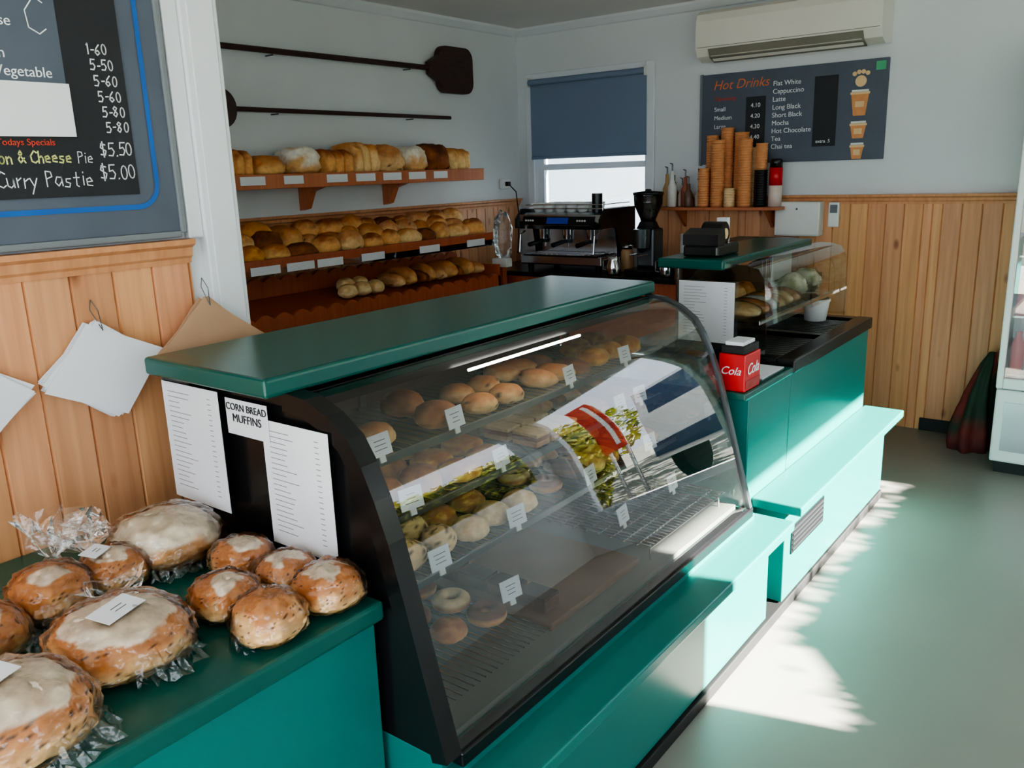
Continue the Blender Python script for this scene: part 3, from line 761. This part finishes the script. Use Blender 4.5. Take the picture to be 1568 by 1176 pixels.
# ------------------------------------------------------------------ hot drinks board
b = MB('hot_drinks_board'); Y = YB-0.001
b.box(-2.35, -1.27, Y-0.02, Y, 1.50, 2.025, 'slate', 0.003)
b.box(-2.355, -2.34, Y-0.024, Y, 1.495, 2.03, 'frame', 0.002)
b.box(-2.06, -1.94, Y-0.0215, Y-0.02, 1.57, 1.88, 'chalk'); b.box(-1.66, -1.53, Y-0.0215, Y-0.02, 1.58, 1.96, 'chalk')
b.box(-1.335, -1.285, Y-0.022, Y-0.02, 1.965, 2.01, 'leaf', col=(0.1, 0.5, 0.25))
for (z0, z1, ww) in ((1.735, 1.865, 0.047), (1.615, 1.70, 0.042), (1.505, 1.585, 0.036)):
    b.prism([(-1.41-ww*0.68, z0), (-1.41+ww*0.68, z0), (-1.41+ww, z1-0.015), (-1.41-ww, z1-0.015)], 'Y', Y-0.022, Y-0.02, 'cup')
    b.box(-1.41-ww*1.1, -1.41+ww*1.1, Y-0.023, Y-0.022, z1-0.018, z1-0.006, 'cupw')
    b.box(-1.41-ww*0.95, -1.41+ww*0.95, Y-0.023, Y-0.022, z1-0.005, z1+0.006, 'plw')
    b.box(-1.41-ww*0.5, -1.41+ww*0.5, Y-0.023, Y-0.022, (z0+z1)/2-0.02, (z0+z1)/2+0.01, 'cupw')
for k in range(4): b.cyl((-1.445+0.023*k, Y-0.022, 1.955+0.008*(k in (1, 2))), (-1.445+0.023*k, Y-0.02, 1.955+0.008*(k in (1, 2))), 0.012, 0.012, 'cupw', 12)
b.cyl((-1.41, Y-0.022, 1.915), (-1.41, Y-0.02, 1.915), 0.03, 0.03, 'cupw', 16)
hb = b.build(); ty = Y-0.022
text(hb, 'Hot Drinks', (-2.27, ty, 1.935), 0.075, '-Y', 'orangetxt', shear=0.3)
text(hb, 'Takeaway', (-2.26, ty, 1.87), 0.035, '-Y', 'redtxt')
for i, s in enumerate(['Small', 'Medium', 'Large']): text(hb, s, (-2.26, ty, 1.81-0.05*i), 0.035, '-Y', 'chalkw')
for i, s in enumerate(['Flat White', 'Cappuccino', 'Latte', 'Long Black', 'Short Black', 'Mocha', 'Hot Chocolate', 'Tea', 'Chai tea']):
    text(hb, s, (-1.90, ty, 1.93-0.044*i), 0.038, '-Y', 'chalkw')
for i in range(4): text(hb, '4.%d0' % (i+1), (-2.03, ty, 1.82-0.06*i), 0.034, '-Y', 'chalkw')
text(hb, 'extra .5', (-1.64, ty, 1.60), 0.026, '-Y', 'chalkw')

# ------------------------------------------------------------------ air conditioner
b = MB('air_conditioner')
pf = [(YB-0.001, 2.10), (YB-0.12, 2.085), (YB-0.19, 2.11), (YB-0.215, 2.15), (YB-0.215, 2.30), (YB-0.20, 2.34), (YB-0.17, 2.36), (YB-0.001, 2.365)]
b.prism(pf, 'X', -2.30, -1.27, 'acw', smooth=False)
b.prism([(YB-0.125, 2.082), (YB-0.19, 2.106), (YB-0.218, 2.148), (YB-0.222, 2.146), (YB-0.195, 2.102), (YB-0.13, 2.078)], 'X', -2.22, -1.36, 'acd')
b.prism([(YB-0.15, 2.088), (YB-0.20, 2.112), (YB-0.204, 2.110), (YB-0.155, 2.083)], 'X', -2.21, -1.37, 'acw')
b.box(-2.29, -1.28, YB-0.2165, YB-0.21, 2.158, 2.161, 'acd')
b.build()

# ------------------------------------------------------------------ oven peels
def rounded(pts_c, w, h, r, n=6):
    out = []; cy, cz = pts_c
    for sx, sz, a0 in ((1, 1, 0), (-1, 1, 90), (-1, -1, 180), (1, -1, 270)):
        for k in range(n+1):
            a = math.radians(a0+90*k/n); out.append((cy+sx*(w/2-r)+r*math.cos(a), cz+sz*(h/2-r)+r*math.sin(a)))
    return out
b = MB('oven_peel')
b.cyl((XL+0.035, 2.0, 2.135), (XL+0.035, 4.12, 2.135), 0.014, 0.016, 'dwood', 12)
b.prism([(4.08, 2.10), (4.16, 2.06), (4.20, 2.03), (4.20, 2.24), (4.16, 2.21), (4.08, 2.17)], 'X', XL+0.02, XL+0.055, 'dwood')
b.prism(rounded((4.335, 2.135), 0.33, 0.28, 0.07), 'X', XL+0.012, XL+0.05, 'dwood')
for y in (2.9, 3.9): b.cyl((XL+0.002, y, 2.112), (XL+0.06, y, 2.112), 0.004, 0.004, 'steeld', 6)
b.build()
b = MB('oven_peel')
b.cyl((XL+0.035, 2.6, 1.845), (XL+0.035, 4.27, 1.845), 0.012, 0.011, 'dwood', 12)
b.prism(rounded((2.50, 1.845), 0.32, 0.19, 0.09), 'X', XL+0.015, XL+0.05, 'dwood')
for y in (2.9, 3.9): b.cyl((XL+0.002, y, 1.826), (XL+0.06, y, 1.826), 0.004, 0.004, 'steeld', 6)
b.build()

# ------------------------------------------------------------------ bread shelves on left wall
YS0, YS1 = 1.6, 4.24
b = MB('bread_shelf_upper')
b.box(XL, -3.46, YS0, YS1, 1.485, 1.504, 'shelfwood'); b.box(-3.46, -3.44, YS0, YS1, 1.455, 1.525, 'shelfwood', 0.003)
for y in (2.45, 3.05, 3.68):
    b.prism([(XL, 1.485), (XL+0.24, 1.485), (XL+0.23, 1.465), (XL+0.10, 1.43), (XL+0.05, 1.34), (XL, 1.33)], 'Y', y-0.02, y+0.02, 'shelfwood')
b.build()
def zig(b, x0, x1, y0, y1, z0, z1, m, step=0.11, amp=0.025):
    n = int((y1-y0)/step*6); pts = []
    for k in range(n+1):
        y = y0+(y1-y0)*k/n; pts.append((y, z1+amp*abs(math.sin(math.pi*(y-y0)/step))))
    b.prism([(y1, z0), (y0, z0)]+pts, 'X', x0, x1, m)
PX = XL+0.047
b = MB('bread_shelf_middle')
b.prism([(PX, 1.085), (PX, 1.104), (-3.40, 1.10), (-3.40, 1.08)], 'Y', YS0, YS1, 'redwood')
b.box(-3.40, -3.385, YS0, YS1, 1.055, 1.13, 'redwood', 0.003)
b.box(PX, PX+0.01, YS0, YS1, 1.104, 1.25, 'redwood')
b.box(-3.383, -3.379, YS0, YS1, 1.05, 1.085, 'shelfglass')
b.build()
b = MB('bread_shelf_lower')
b.prism([(PX, 0.88), (PX, 0.90), (-3.36, 0.84), (-3.36, 0.82)], 'Y', YS0, YS1, 'redwood')
zig(b, -3.36, -3.34, YS0, YS1, 0.78, 0.85, 'redwood')
zig(b, PX, PX+0.015, YS0, YS1, 0.90, 0.98, 'redwood')
b.prism([(PX, 0.60), (PX, 0.62), (-3.33, 0.58), (-3.33, 0.56)], 'Y', YS0, YS1, 'redwood')
zig(b, -3.33, -3.31, YS0, YS1, 0.52, 0.60, 'redwood')
for y in (YS0, YS1): b.box(PX, -3.34, y-0.02, y, 0.0, 0.93, 'redwood')
b.build()
b = MB('shelf_label_cards')
for y in (2.50, 2.75, 3.02, 3.22, 3.42, 3.62, 3.83): b.box(-3.438, -3.436, y-0.06, y+0.06 if int(y*100) % 2 else y+0.08, 1.475, 1.515, 'paper')
for y in (2.45, 2.66, 2.85, 3.15, 3.60, 4.02): b.box(-3.377, -3.375, y-0.05, y+0.12, 1.06, 1.10, 'paper')
b.build()
b = MB('bread_loaves'); rnd = random.Random(21); y = 2.0; sd = 300
seq = ['loafl', 'loafl', 'loaf', 'bun', 'loafw', 'loaf', 'loafl', 'glazed', 'loafw', 'dark']
k = 0
while y < 4.12:
    kd = seq[k % len(seq)]; w = rnd.uniform(0.085, 0.105); sd += 1
    h = rnd.uniform(0.14, 0.175) if kd != 'bun' else 0.11
    if kd in ('loaf', 'loafl'):
        for j in range(3):
            b.blob((-3.60, y+w*(0.33+0.66*j), 1.505), 0.12+rnd.uniform(-.005, .01), w*0.40, h*rnd.uniform(0.92, 1.03), kd, sd+j*30, nu=28, nv=18, pw=3.6, namp=0.05)
    else:
        b.blob((-3.58, y+w, 1.505), 0.115, w, h, kd, sd, nu=32, nv=20, pw=2.8, namp=0.1, rz=rnd.uniform(-0.2, 0.2))
    y += 2*w+0.012; k += 1
b.build()
b = MB('bread_rolls'); sd = 400
for r in range(3):
    y = 2.0
    while y < 4.05:
        rr = rnd.uniform(0.06, 0.10); sd += 1
        x = -3.465-r*0.08; z = 1.105+0.035*r
        b.blob((x, y+rr, z), rr*0.8 if r else 0.06, rr, rnd.uniform(0.075, 0.125), rnd.choice(['glazed', 'bun', 'bun', 'loaf', 'loafl', 'pie', 'dark', 'loaf']), sd, nu=22, nv=14, rz=rnd.uniform(-.3, .3), pw=2.2)
        y += rr*1.8
b.build()
b = MB('baguettes'); sd = 500
for k, (y, kd) in enumerate([(3.05, 'pale'), (3.15, 'pale'), (3.25, 'pale'), (3.12, 'pale'), (3.22, 'pale')]):
    b.blob((-3.45-0.09*(k//3), y, 0.868+0.02*(k//3)), 0.055, 0.05, 0.075, kd, sd+k, nu=20, nv=14)
for k in range(9):
    b.blob((-3.50, 3.42+0.085*k, 0.88), 0.13, 0.038, 0.08+0.03*(k % 2), ['glazed', 'bun', 'dark', 'bun'][k % 4], sd+20+k, nu=26, nv=14, rz=0.15*((k % 3)-1))
b.build()
b = MB('plastic_bag_roll')
b.blob((-3.40, 4.36, 0.95), 0.05, 0.06, 0.30, 'none', 77, m='film', nu=26, nv=18, namp=0.12, hf=0.6, pw=2.6)
b.box(-3.46, -3.34, 4.31, 4.37, 0.9, 0.955, 'plw', 0.004); b.box(-3.42, -3.38, 4.32, 4.36, 0.0, 0.9, 'redwood')
b.build()

# ------------------------------------------------------------------ coffee bench and equipment
ZB = 0.871
b = MB('coffee_bench')
b.box(-3.70, -1.56, 4.38, 5.03, ZB-0.031, ZB-0.001, 'black', 0.004); b.box(-3.68, -1.58, 4.42, 5.03, 0.0, ZB-0.031, 'redwood', 0.002); b.build()
b = MB('espresso_machine')
X0, X1 = -3.34, -2.72; Y0 = 4.46; Y1 = 4.86; K = 0.03
for x in (X0+0.05, X1-0.05):
    for y in (Y0+0.05, Y1-0.05): b.cyl((x, y, ZB), (x, y, ZB+0.04), 0.018, 0.022, 'black', 12)
b.box(X0, X1, Y0, Y1, ZB+0.04, ZB+0.10, 'steel', 0.008); b.box(X0+0.03, X1-0.03, Y0-0.004, Y0+0.2, ZB+0.095, ZB+0.104, 'black')
for k in range(14): b.box(X0+0.04+k*0.04, X0+0.05+k*0.04, Y0+0.01, Y0+0.19, ZB+0.104, ZB+0.108, 'chrome')
b.box(X0+0.02, X1-0.02, Y0+0.22, Y1, ZB+0.10, ZB+0.25+K, 'steel', 0.004)
b.prism([(Y0+0.01, ZB+0.235+K), (Y0-0.02, ZB+0.26+K), (Y0+0.0, ZB+0.325+K), (Y0+0.04, ZB+0.335+K), (Y1, ZB+0.335+K), (Y1, ZB+0.235+K)], 'X', X0, X1, 'steel')
for x in (X0-0.012, X1): b.prism([(Y0-0.03, ZB+0.24+K), (Y0-0.03, ZB+0.30+K), (Y0+0.03, ZB+0.36+K), (Y1, ZB+0.36+K), (Y1, ZB+0.06), (Y0+0.2, ZB+0.06), (Y0+0.16, ZB+0.24+K)], 'X', x, x+0.012, 'black')
b.prism([(Y0-0.021, ZB+0.262+K), (Y0-0.023, ZB+0.264+K), (Y0-0.006, ZB+0.315+K), (Y0-0.003, ZB+0.315+K)], 'X', X0+0.04, X1-0.04, 'black')
b.prism([(Y0-0.0235, ZB+0.270+K), (Y0-0.026, ZB+0.272+K), (Y0-0.012, ZB+0.308+K), (Y0-0.009, ZB+0.308+K)], 'X', X0+0.23, X0+0.39, 'bluelcd')
for k in range(8): b.cyl((X0+0.07+0.018*k+(0.32 if k > 3 else 0), Y0-0.018, ZB+0.29+K), (X0+0.07+0.018*k+(0.32 if k > 3 else 0), Y0-0.024, ZB+0.29+K), 0.006, 0.006, 'plw', 8)
for gx in (X0+0.14, X0+0.32, X0+0.50):
    b.cyl((gx, Y0+0.09, ZB+0.235+K), (gx, Y0+0.09, ZB+0.20), 0.038, 0.034, 'chrome', 18)
    b.cyl((gx, Y0+0.09, ZB+0.20), (gx, Y0+0.09, ZB+0.175), 0.036, 0.03, 'steeld', 18)
    b.cyl((gx, Y0+0.07, ZB+0.19), (gx+0.01, Y0-0.10, ZB+0.175), 0.012, 0.015, 'black', 10)
    b.cyl((gx, Y0+0.09, ZB+0.175), (gx, Y0+0.09, ZB+0.15), 0.008, 0.008, 'chrome', 8)
for sx in (X0+0.03, X1-0.03):
    b.path([(sx, Y0+0.02, ZB+0.25), (sx, Y0-0.03, ZB+0.23), (sx, Y0-0.045, ZB+0.12)], 0.006, 'chrome', 8); b.cyl((sx, Y0-0.025, ZB+0.30), (sx, Y0-0.06, ZB+0.30), 0.018, 0.018, 'black', 12)
for z in (0.36+K, 0.385+K):
    b.path([(X0+0.02, Y1-0.02, ZB+z), (X0+0.02, Y0+0.05, ZB+z), (X1-0.02, Y0+0.05, ZB+z), (X1-0.02, Y1-0.02, ZB+z)], 0.004, 'chrome', 6)
b.cyl((X1-0.10, Y0+0.12, ZB+0.335+K), (X1-0.10, Y0+0.12, ZB+0.45+K), 0.034, 0.034, 'black', 16)
b.build()
b = MB('coffee_cups')
for i in range(5):
    for j in range(3):
        c = (X0+0.08+i*0.085, Y0+0.11+j*0.10, ZB+0.336+K)
        b.lathe(c, [(0.022, 0), (0.026, 0.004), (0.036, 0.03), (0.038, 0.055), (0.035, 0.055), (0.02, 0.008)], 'plw', 14)
b.build()
b = MB('coffee_grinder'); gx, gy = -2.475, 4.58
b.box(gx-0.085, gx+0.085, gy-0.13, gy+0.12, ZB, ZB+0.035, 'black', 0.008)
b.box(gx-0.06, gx+0.06, gy-0.02, gy+0.11, ZB+0.035, ZB+0.27, 'steeld', 0.015); b.cyl((gx, gy-0.06, ZB+0.16), (gx, gy-0.06, ZB+0.27), 0.045, 0.052, 'steeld', 20)
b.cyl((gx, gy-0.06, ZB+0.16), (gx, gy-0.06, ZB+0.13), 0.03, 0.015, 'black', 16)
b.cyl((gx, gy+0.02, ZB+0.27), (gx, gy+0.02, ZB+0.31), 0.07, 0.05, 'black', 20)
b.lathe((gx, gy+0.02, ZB+0.31), [(0.045, 0), (0.05, 0.02), (0.085, 0.10), (0.088, 0.155), (0.084, 0.155), (0.03, 0.02)], 'shelfglass', 20)
b.lathe((gx, gy+0.02, ZB+0.31), [(0.042, 0.002), (0.047, 0.02), (0.070, 0.075), (0.01, 0.085)], 'bean', 20)
b.lathe((gx, gy+0.02, ZB+0.466), [(0.092, 0), (0.092, 0.016), (0.02, 0.024), (0.015, 0.034)], 'black', 20)
b.path([(gx-0.03, gy-0.04, ZB+0.12), (gx-0.03, gy-0.15, ZB+0.12)], 0.005, 'chrome'); b.path([(gx+0.03, gy-0.04, ZB+0.12), (gx+0.03, gy-0.15, ZB+0.12)], 0.005, 'chrome')
b.build()
def jug(x, y):
    b = MB('milk_jug')
    b.lathe((x, y, ZB), [(0.04, 0), (0.045, 0.01), (0.046, 0.05), (0.034, 0.09), (0.038, 0.11), (0.035, 0.11)], 'chrome', 18)
    b.path([(x-0.036, y, ZB+0.095), (x-0.075, y, ZB+0.085), (x-0.075, y, ZB+0.03), (x-0.045, y, ZB+0.025)], 0.005, 'chrome')
    b.build()
jug(-2.62, 4.44); jug(-2.28, 4.47)
b = MB('takeaway_lid_stack')
for (x, y, n) in ((-2.36, 4.90, 18), (-2.26, 4.90, 13), (-2.62, 4.90, 12), (-2.27, 4.78, 9), (-2.16, 4.88, 16), (-2.08, 4.86, 11)):
    b.lathe((x, y, ZB), sum([[(0.043, 0.012*k), (0.046, 0.012*k+0.006), (0.043, 0.012*k+0.011)] for k in range(n)], []), 'plw', 18)
b.build()
for (x, y, c) in ((-2.63, 4.62, (0.5, 0.3, 0.15)), (-2.63, 4.74, (0.7, 0.65, 0.6))):
    b = MB('storage_jar')
    b.lathe((x, y, ZB), [(0.036, 0), (0.04, 0.01), (0.04, 0.12), (0.03, 0.14)], 'tin', 18, col=c); b.lathe((x, y, ZB+0.14), [(0.034, 0), (0.034, 0.02), (0.02, 0.024)], 'steel', 18)
    b.build()
b = MB('coffee_tin')
b.lathe((-2.16, 4.64, ZB), [(0.05, 0), (0.05, 0.13), (0.053, 0.13), (0.053, 0.15), (0.01, 0.152)], 'black', 20)
b.lathe((-2.04, 4.55, ZB), [(0.045, 0), (0.045, 0.10), (0.048, 0.10), (0.048, 0.115), (0.01, 0.116)], 'red', 20); b.build()
b = MB('knock_box'); b.lathe((-2.14, 4.47, ZB), [(0.055, 0), (0.065, 0.01), (0.068, 0.11), (0.072, 0.115), (0.062, 0.116), (0.06, 0.02)], 'black', 24)
b.cyl((-2.20, 4.47, ZB+0.105), (-2.08, 4.47, ZB+0.105), 0.009, 0.009, 'blackrub', 10); b.build()
b = MB('storage_box'); b.box(-1.98, -1.66, 4.5, 4.8, ZB, ZB+0.20, 'plw', 0.01); b.box(-1.99, -1.65, 4.49, 4.81, ZB+0.20, ZB+0.215, 'steeld', 0.004); b.build()

b = MB('wall_shelf'); b.box(-2.56, -1.77, 4.84, YB-0.015, 1.232, 1.25, 'shelfwood', 0.003)
for x in (-2.45, -1.88): b.prism([(YB-0.015, 1.232), (4.90, 1.232), (YB-0.015, 1.12)], 'X', x, x+0.018, 'shelfwood')
b.build()
def stack(b, x, y, z, r, h, m):
    n = max(1, int(h/0.014)); pr = []
    for k in range(n):
        zz = h*k/n; pr += [(r*0.91, zz), (r*0.95, zz+h/n*0.6), (r, zz+h/n*0.65), (r, zz+h/n*0.95)]
    b.lathe((x, y, z), pr, m, 18)
b = MB('paper_cup_stacks'); zs = 1.251
for (x, y, r, h, m) in ((-2.255, 4.89, 0.036, 0.23, 'cup'), (-2.245, 4.985, 0.039, 0.42, 'cup'), (-2.17, 4.90, 0.042, 0.39, 'cup'), (-2.15, 4.985, 0.040, 0.46, 'cup'), (-2.085, 4.88, 0.034, 0.11, 'cupw'),
                     (-2.06, 4.985, 0.044, 0.43, 'cup'), (-2.0, 4.90, 0.042, 0.39, 'cup'), (-1.965, 4.985, 0.040, 0.34, 'cupw'), (-1.91, 4.92, 0.040, 0.21, 'black')):
    stack(b, x, y, zs, r, h, m)
stack(b, -1.91, 4.92, zs+0.211, 0.035, 0.15, 'cup')
b.build()
b = MB('chocolate_powder_can')
b.lathe((-1.825, 4.93, zs), [(0.038, 0), (0.038, 0.12)], 'tin', 18, col=C(220, 200, 190)); b.lathe((-1.825, 4.93, zs+0.12), [(0.038, 0), (0.038, 0.10)], 'red', 18)
b.lathe((-1.825, 4.93, zs+0.22), [(0.036, 0), (0.036, 0.04), (0.03, 0.05)], 'black', 18); b.build()
b = MB('syrup_bottles')
for k, (x, y, h, c) in enumerate([(-2.53, 4.95, 0.2, (0.5, 0.3, 0.12)), (-2.47, 4.90, 0.22, (0.75, 0.72, 0.7)), (-2.41, 4.96, 0.18, (0.4, 0.12, 0.08)), (-2.36, 4.90, 0.14, (0.15, 0.08, 0.05)), (-2.31, 4.95, 0.12, (0.6, 0.5, 0.4)),
                                  (-2.44, 4.98, 0.13, (0.7, 0.6, 0.5)), (-2.50, 4.99, 0.15, (0.3, 0.1, 0.06))]):
    b.lathe((x, y, zs), [(0.026, 0), (0.028, 0.01), (0.028, h*0.55), (0.012, h*0.75), (0.011, h)], 'tin', 14, col=c)
    b.cyl((x, y, zs+h), (x, y, zs+h+0.04), 0.005, 0.005, 'steeld', 8); b.cyl((x, y, zs+h+0.04), (x, y-0.03, zs+h+0.045), 0.004, 0.003, 'steeld', 8)
b.build()
b = MB('soap_dispenser_box'); b.box(-1.83, -1.57, YB-0.10, YB-0.015, 1.08, 1.275, 'plw', 0.008)
b.box(-1.825, -1.575, YB-0.103, YB-0.10, 1.09, 1.265, 'plw', 0.001); b.cyl((-1.70, YB-0.106, 1.235), (-1.70, YB-0.10, 1.235), 0.006, 0.006, 'ink', 8); b.build()
b = MB('remote_control'); b.box(-1.54, -1.48, YB-0.04, YB-0.015, 1.13, 1.27, 'plw', 0.006); b.box(-1.53, -1.49, YB-0.042, YB-0.039, 1.21, 1.255, 'steeld'); b.build()
b = MB('power_outlet'); b.box(XL+0.001, XL+0.02, 4.80, 4.90, 1.38, 1.45, 'plw', 0.004); b.box(XL+0.02, XL+0.05, 4.84, 4.87, 1.40, 1.43, 'blackrub', 0.004)
b.path([(XL+0.045, 4.855, 1.41), (XL+0.10, 4.86, 1.36), (XL+0.12, 4.86, 1.2), (XL+0.1, 4.86, 0.93)], 0.004, 'blackrub', 6); b.build()

# ------------------------------------------------------------------ things on the second counter
b = MB('napkin_box')
b.box(-1.075, -0.985, 2.47, 2.595, 0.8005, 0.92, 'red', 0.004); b.box(-1.07, -0.99, 2.475, 2.59, 0.92, 0.945, 'blackrub', 0.003)
b.box(-1.06, -1.0, 2.485, 2.58, 0.945, 0.957, 'paper', 0.002); b.box(-0.985, -0.983, 2.475, 2.59, 0.81, 0.835, 'tin', col=(0.35, 0.02, 0.02))
nb = b.build()
text(nb, 'Cola', (-0.982, 2.478, 0.855), 0.050, '+X', 'paper', shear=0.35)
text(nb, 'Cola', (-1.068, 2.468, 0.855), 0.036, '-Y', 'paper', shear=0.35)
b = MB('tape_dispenser')
b.box(-1.43, -1.29, 2.93, 3.13, 1.168, 1.21, 'black', 0.008)
b.prism([(2.93, 1.21), (2.93, 1.25), (2.99, 1.27), (3.0, 1.21)], 'X', -1.43, -1.29, 'black'); b.cyl((-1.40, 3.06, 1.245), (-1.32, 3.06, 1.245), 0.045, 0.045, 'black', 24)
b.cyl((-1.405, 3.06, 1.245), (-1.315, 3.06, 1.245), 0.02, 0.02, 'cupw', 16); b.box(-1.38, -1.34, 3.12, 3.15, 1.21, 1.30, 'paper')
b.build()
b = MB('wrapped_sandwiches')
for k in range(6):
    b.blob((-1.22, 2.97+0.083*k, 0.9435), 0.085, 0.040, 0.06, ['pale', 'bun', 'white', 'loafl', 'pale', 'bun'][k], 600+k, nu=22, nv=14)
    b.blob((-1.22, 2.97+0.083*k, 0.9435), 0.09, 0.042, 0.064, 'none', 620+k, nu=22, nv=14, m='film', hf=0.5)
for k in range(5): b.blob((-1.37, 2.98+0.10*k, 0.9435), 0.05, 0.046, 0.08, ['bun', 'pale', 'glazed', 'loafl', 'bun'][k], 640+k, nu=22, nv=14)
b.build()
b = MB('salad_bowl')
for y in (3.56, 3.74):
    b.lathe((-1.23, y, 0.9435), [(0.04, 0), (0.065, 0.03), (0.072, 0.05), (0.07, 0.05), (0.03, 0.005)], 'shelfglass', 20)
    b.blob((-1.23, y, 0.945), 0.062, 0.062, 0.095, 'salad', 650+y, nu=24, nv=16, namp=0.12)
b.build()
b = MB('plastic_tub'); b.lathe((-1.17, 3.71, 0.8235), [(0.045, 0), (0.056, 0.08), (0.06, 0.085), (0.06, 0.095), (0.055, 0.096), (0.04, 0.01)], 'plw', 24); b.build()
b = MB('card_holder'); b.box(-1.16, -1.10, 2.62, 2.80, 0.8005, 0.806, 'paper', 0.001); b.box(-1.09, -1.0, 2.66, 2.86, 0.8005, 0.804, 'paper', 0.001); b.build()

# ------------------------------------------------------------------ fridge
b = MB('drinks_fridge'); FX0, FX1, FY0, FY1 = -0.54, 0.12, 4.44, 5.0
b.box(FX0, FX0+0.02, FY0+0.05, FY1, 0.1, 2.0, 'plw', 0.004); b.box(FX1-0.03, FX1, FY0+0.05, FY1, 0.1, 2.0, 'plw', 0.004)
b.box(FX0, FX1, FY1-0.03, FY1, 0.1, 2.0, 'plw'); b.box(FX0, FX1, FY0+0.05, FY1, 1.85, 2.0, 'plw', 0.004); b.box(FX0, FX1, FY0+0.03, FY1, 0.06, 0.42, 'plw', 0.01)
b.box(FX0+0.04, FX1-0.04, FY0+0.026, FY0+0.03, 0.12, 0.36, 'steel', 0.001)
b.box(FX0+0.02, FX1-0.02, FY0+0.06, FY1-0.02, 0.0, 0.06, 'blackrub')
b.box(FX0, FX0+0.028, FY0, FY0+0.045, 0.43, 1.84, 'plw', 0.006); b.box(FX1-0.04, FX1, FY0, FY0+0.045, 0.43, 1.84, 'plw', 0.008)
b.box(FX0+0.028, FX1-0.04, FY0, FY0+0.045, 0.43, 0.48, 'plw', 0.006); b.box(FX0+0.028, FX1-0.04, FY0, FY0+0.045, 1.79, 1.84, 'plw', 0.006)
b.box(FX0+0.028, FX1-0.04, FY0+0.02, FY0+0.024, 0.48, 1.79, 'glass')
for z in (0.48, 0.76, 1.04, 1.32, 1.58): b.box(FX0+0.03, FX1-0.03, FY0+0.07, FY1-0.04, z, z+0.008, 'steel')
rnd = random.Random(2)
for z in (0.488, 0.768, 1.048, 1.328):
    for k in range(8):
        c = (0.6, 0.02, 0.02) if k < 3 else rnd.choice([(0.6, 0.02, 0.02), (0.05, 0.1, 0.4), (0.7, 0.3, 0.02), (0.05, 0.3, 0.1)])
        b.lathe((FX0+0.06+k*0.07, FY0+0.12, z), [(0.028, 0), (0.03, 0.01), (0.03, 0.13), (0.014, 0.18), (0.014, 0.2)], 'tin', 12, col=c)
b.build()
b = MB('cloth_bag'); n = 40; vs = []; cols = []; fs = []; hs = [0, 0.05, 0.12, 0.2, 0.3, 0.38, 0.46, 0.52]; rs = [1.0, 1.06, 1.0, 0.86, 0.66, 0.5, 0.36, 0.16]
for k, (h, r) in enumerate(zip(hs, rs)):
    for i in range(n):
        a = 2*math.pi*i/n; w = 1+0.16*math.sin(a*7+k*0.5)+0.12*noise.noise(Vector((math.cos(a)*2, math.sin(a)*2, h*8)))
        vs.append((-0.68+0.10*r*w*math.cos(a)+0.12*h*h*2, 4.84+0.12*r*w*math.sin(a), h))
        cols.append(C(96, 36, 34) if (h < 0.1) else (C(34, 54, 40) if (i // 9+k//3) % 3 else C(110, 40, 34)))
for k in range(len(hs)-1):
    for i in range(n): fs.append([k*n+i, k*n+(i+1) % n, (k+1)*n+(i+1) % n, (k+1)*n+i])
fs += [list(range(n))[::-1], [(len(hs)-1)*n+i for i in range(n)]]
b.add(vs, fs, 'cloth', True, cols=cols); b.build()

# ------------------------------------------------------------------ light
w = bpy.data.worlds.new('sky'); scene.world = w; w.use_nodes = True
bg = w.node_tree.nodes['Background']
bg.inputs[0].default_value = (0.77, 0.88, 1.0, 1); bg.inputs[1].default_value = 4.7
sl = bpy.data.lights.new('sun', 'SUN'); sl.energy = 125; sl.angle = math.radians(0.6); sl.color = (1.0, 0.95, 0.86)
so = bpy.data.objects.new('sun', sl); scene.collection.objects.link(so)
so.rotation_euler = Vector((-0.96, -0.275, -0.5)).to_track_quat('-Z', 'Y').to_euler(); so.location = (8, 4, 6)

# ------------------------------------------------------------------ camera
Yc = Vector((1016, 360, -1290)).normalized()
Xc = Vector((1734, -267, 1290)); Xc = (Xc-Yc*Xc.dot(Yc)).normalized(); Zc = Xc.cross(Yc)
R = Matrix((Xc, Yc, Zc))   # camera->world
cd = bpy.data.cameras.new('camera'); cd.lens = 29.617; cd.sensor_width = 36; cd.clip_start = 0.02
co = bpy.data.objects.new('camera', cd); scene.collection.objects.link(co)
co.matrix_world = Matrix.Translation((0, 0, 1.5)) @ R.to_4x4()
scene.camera = co
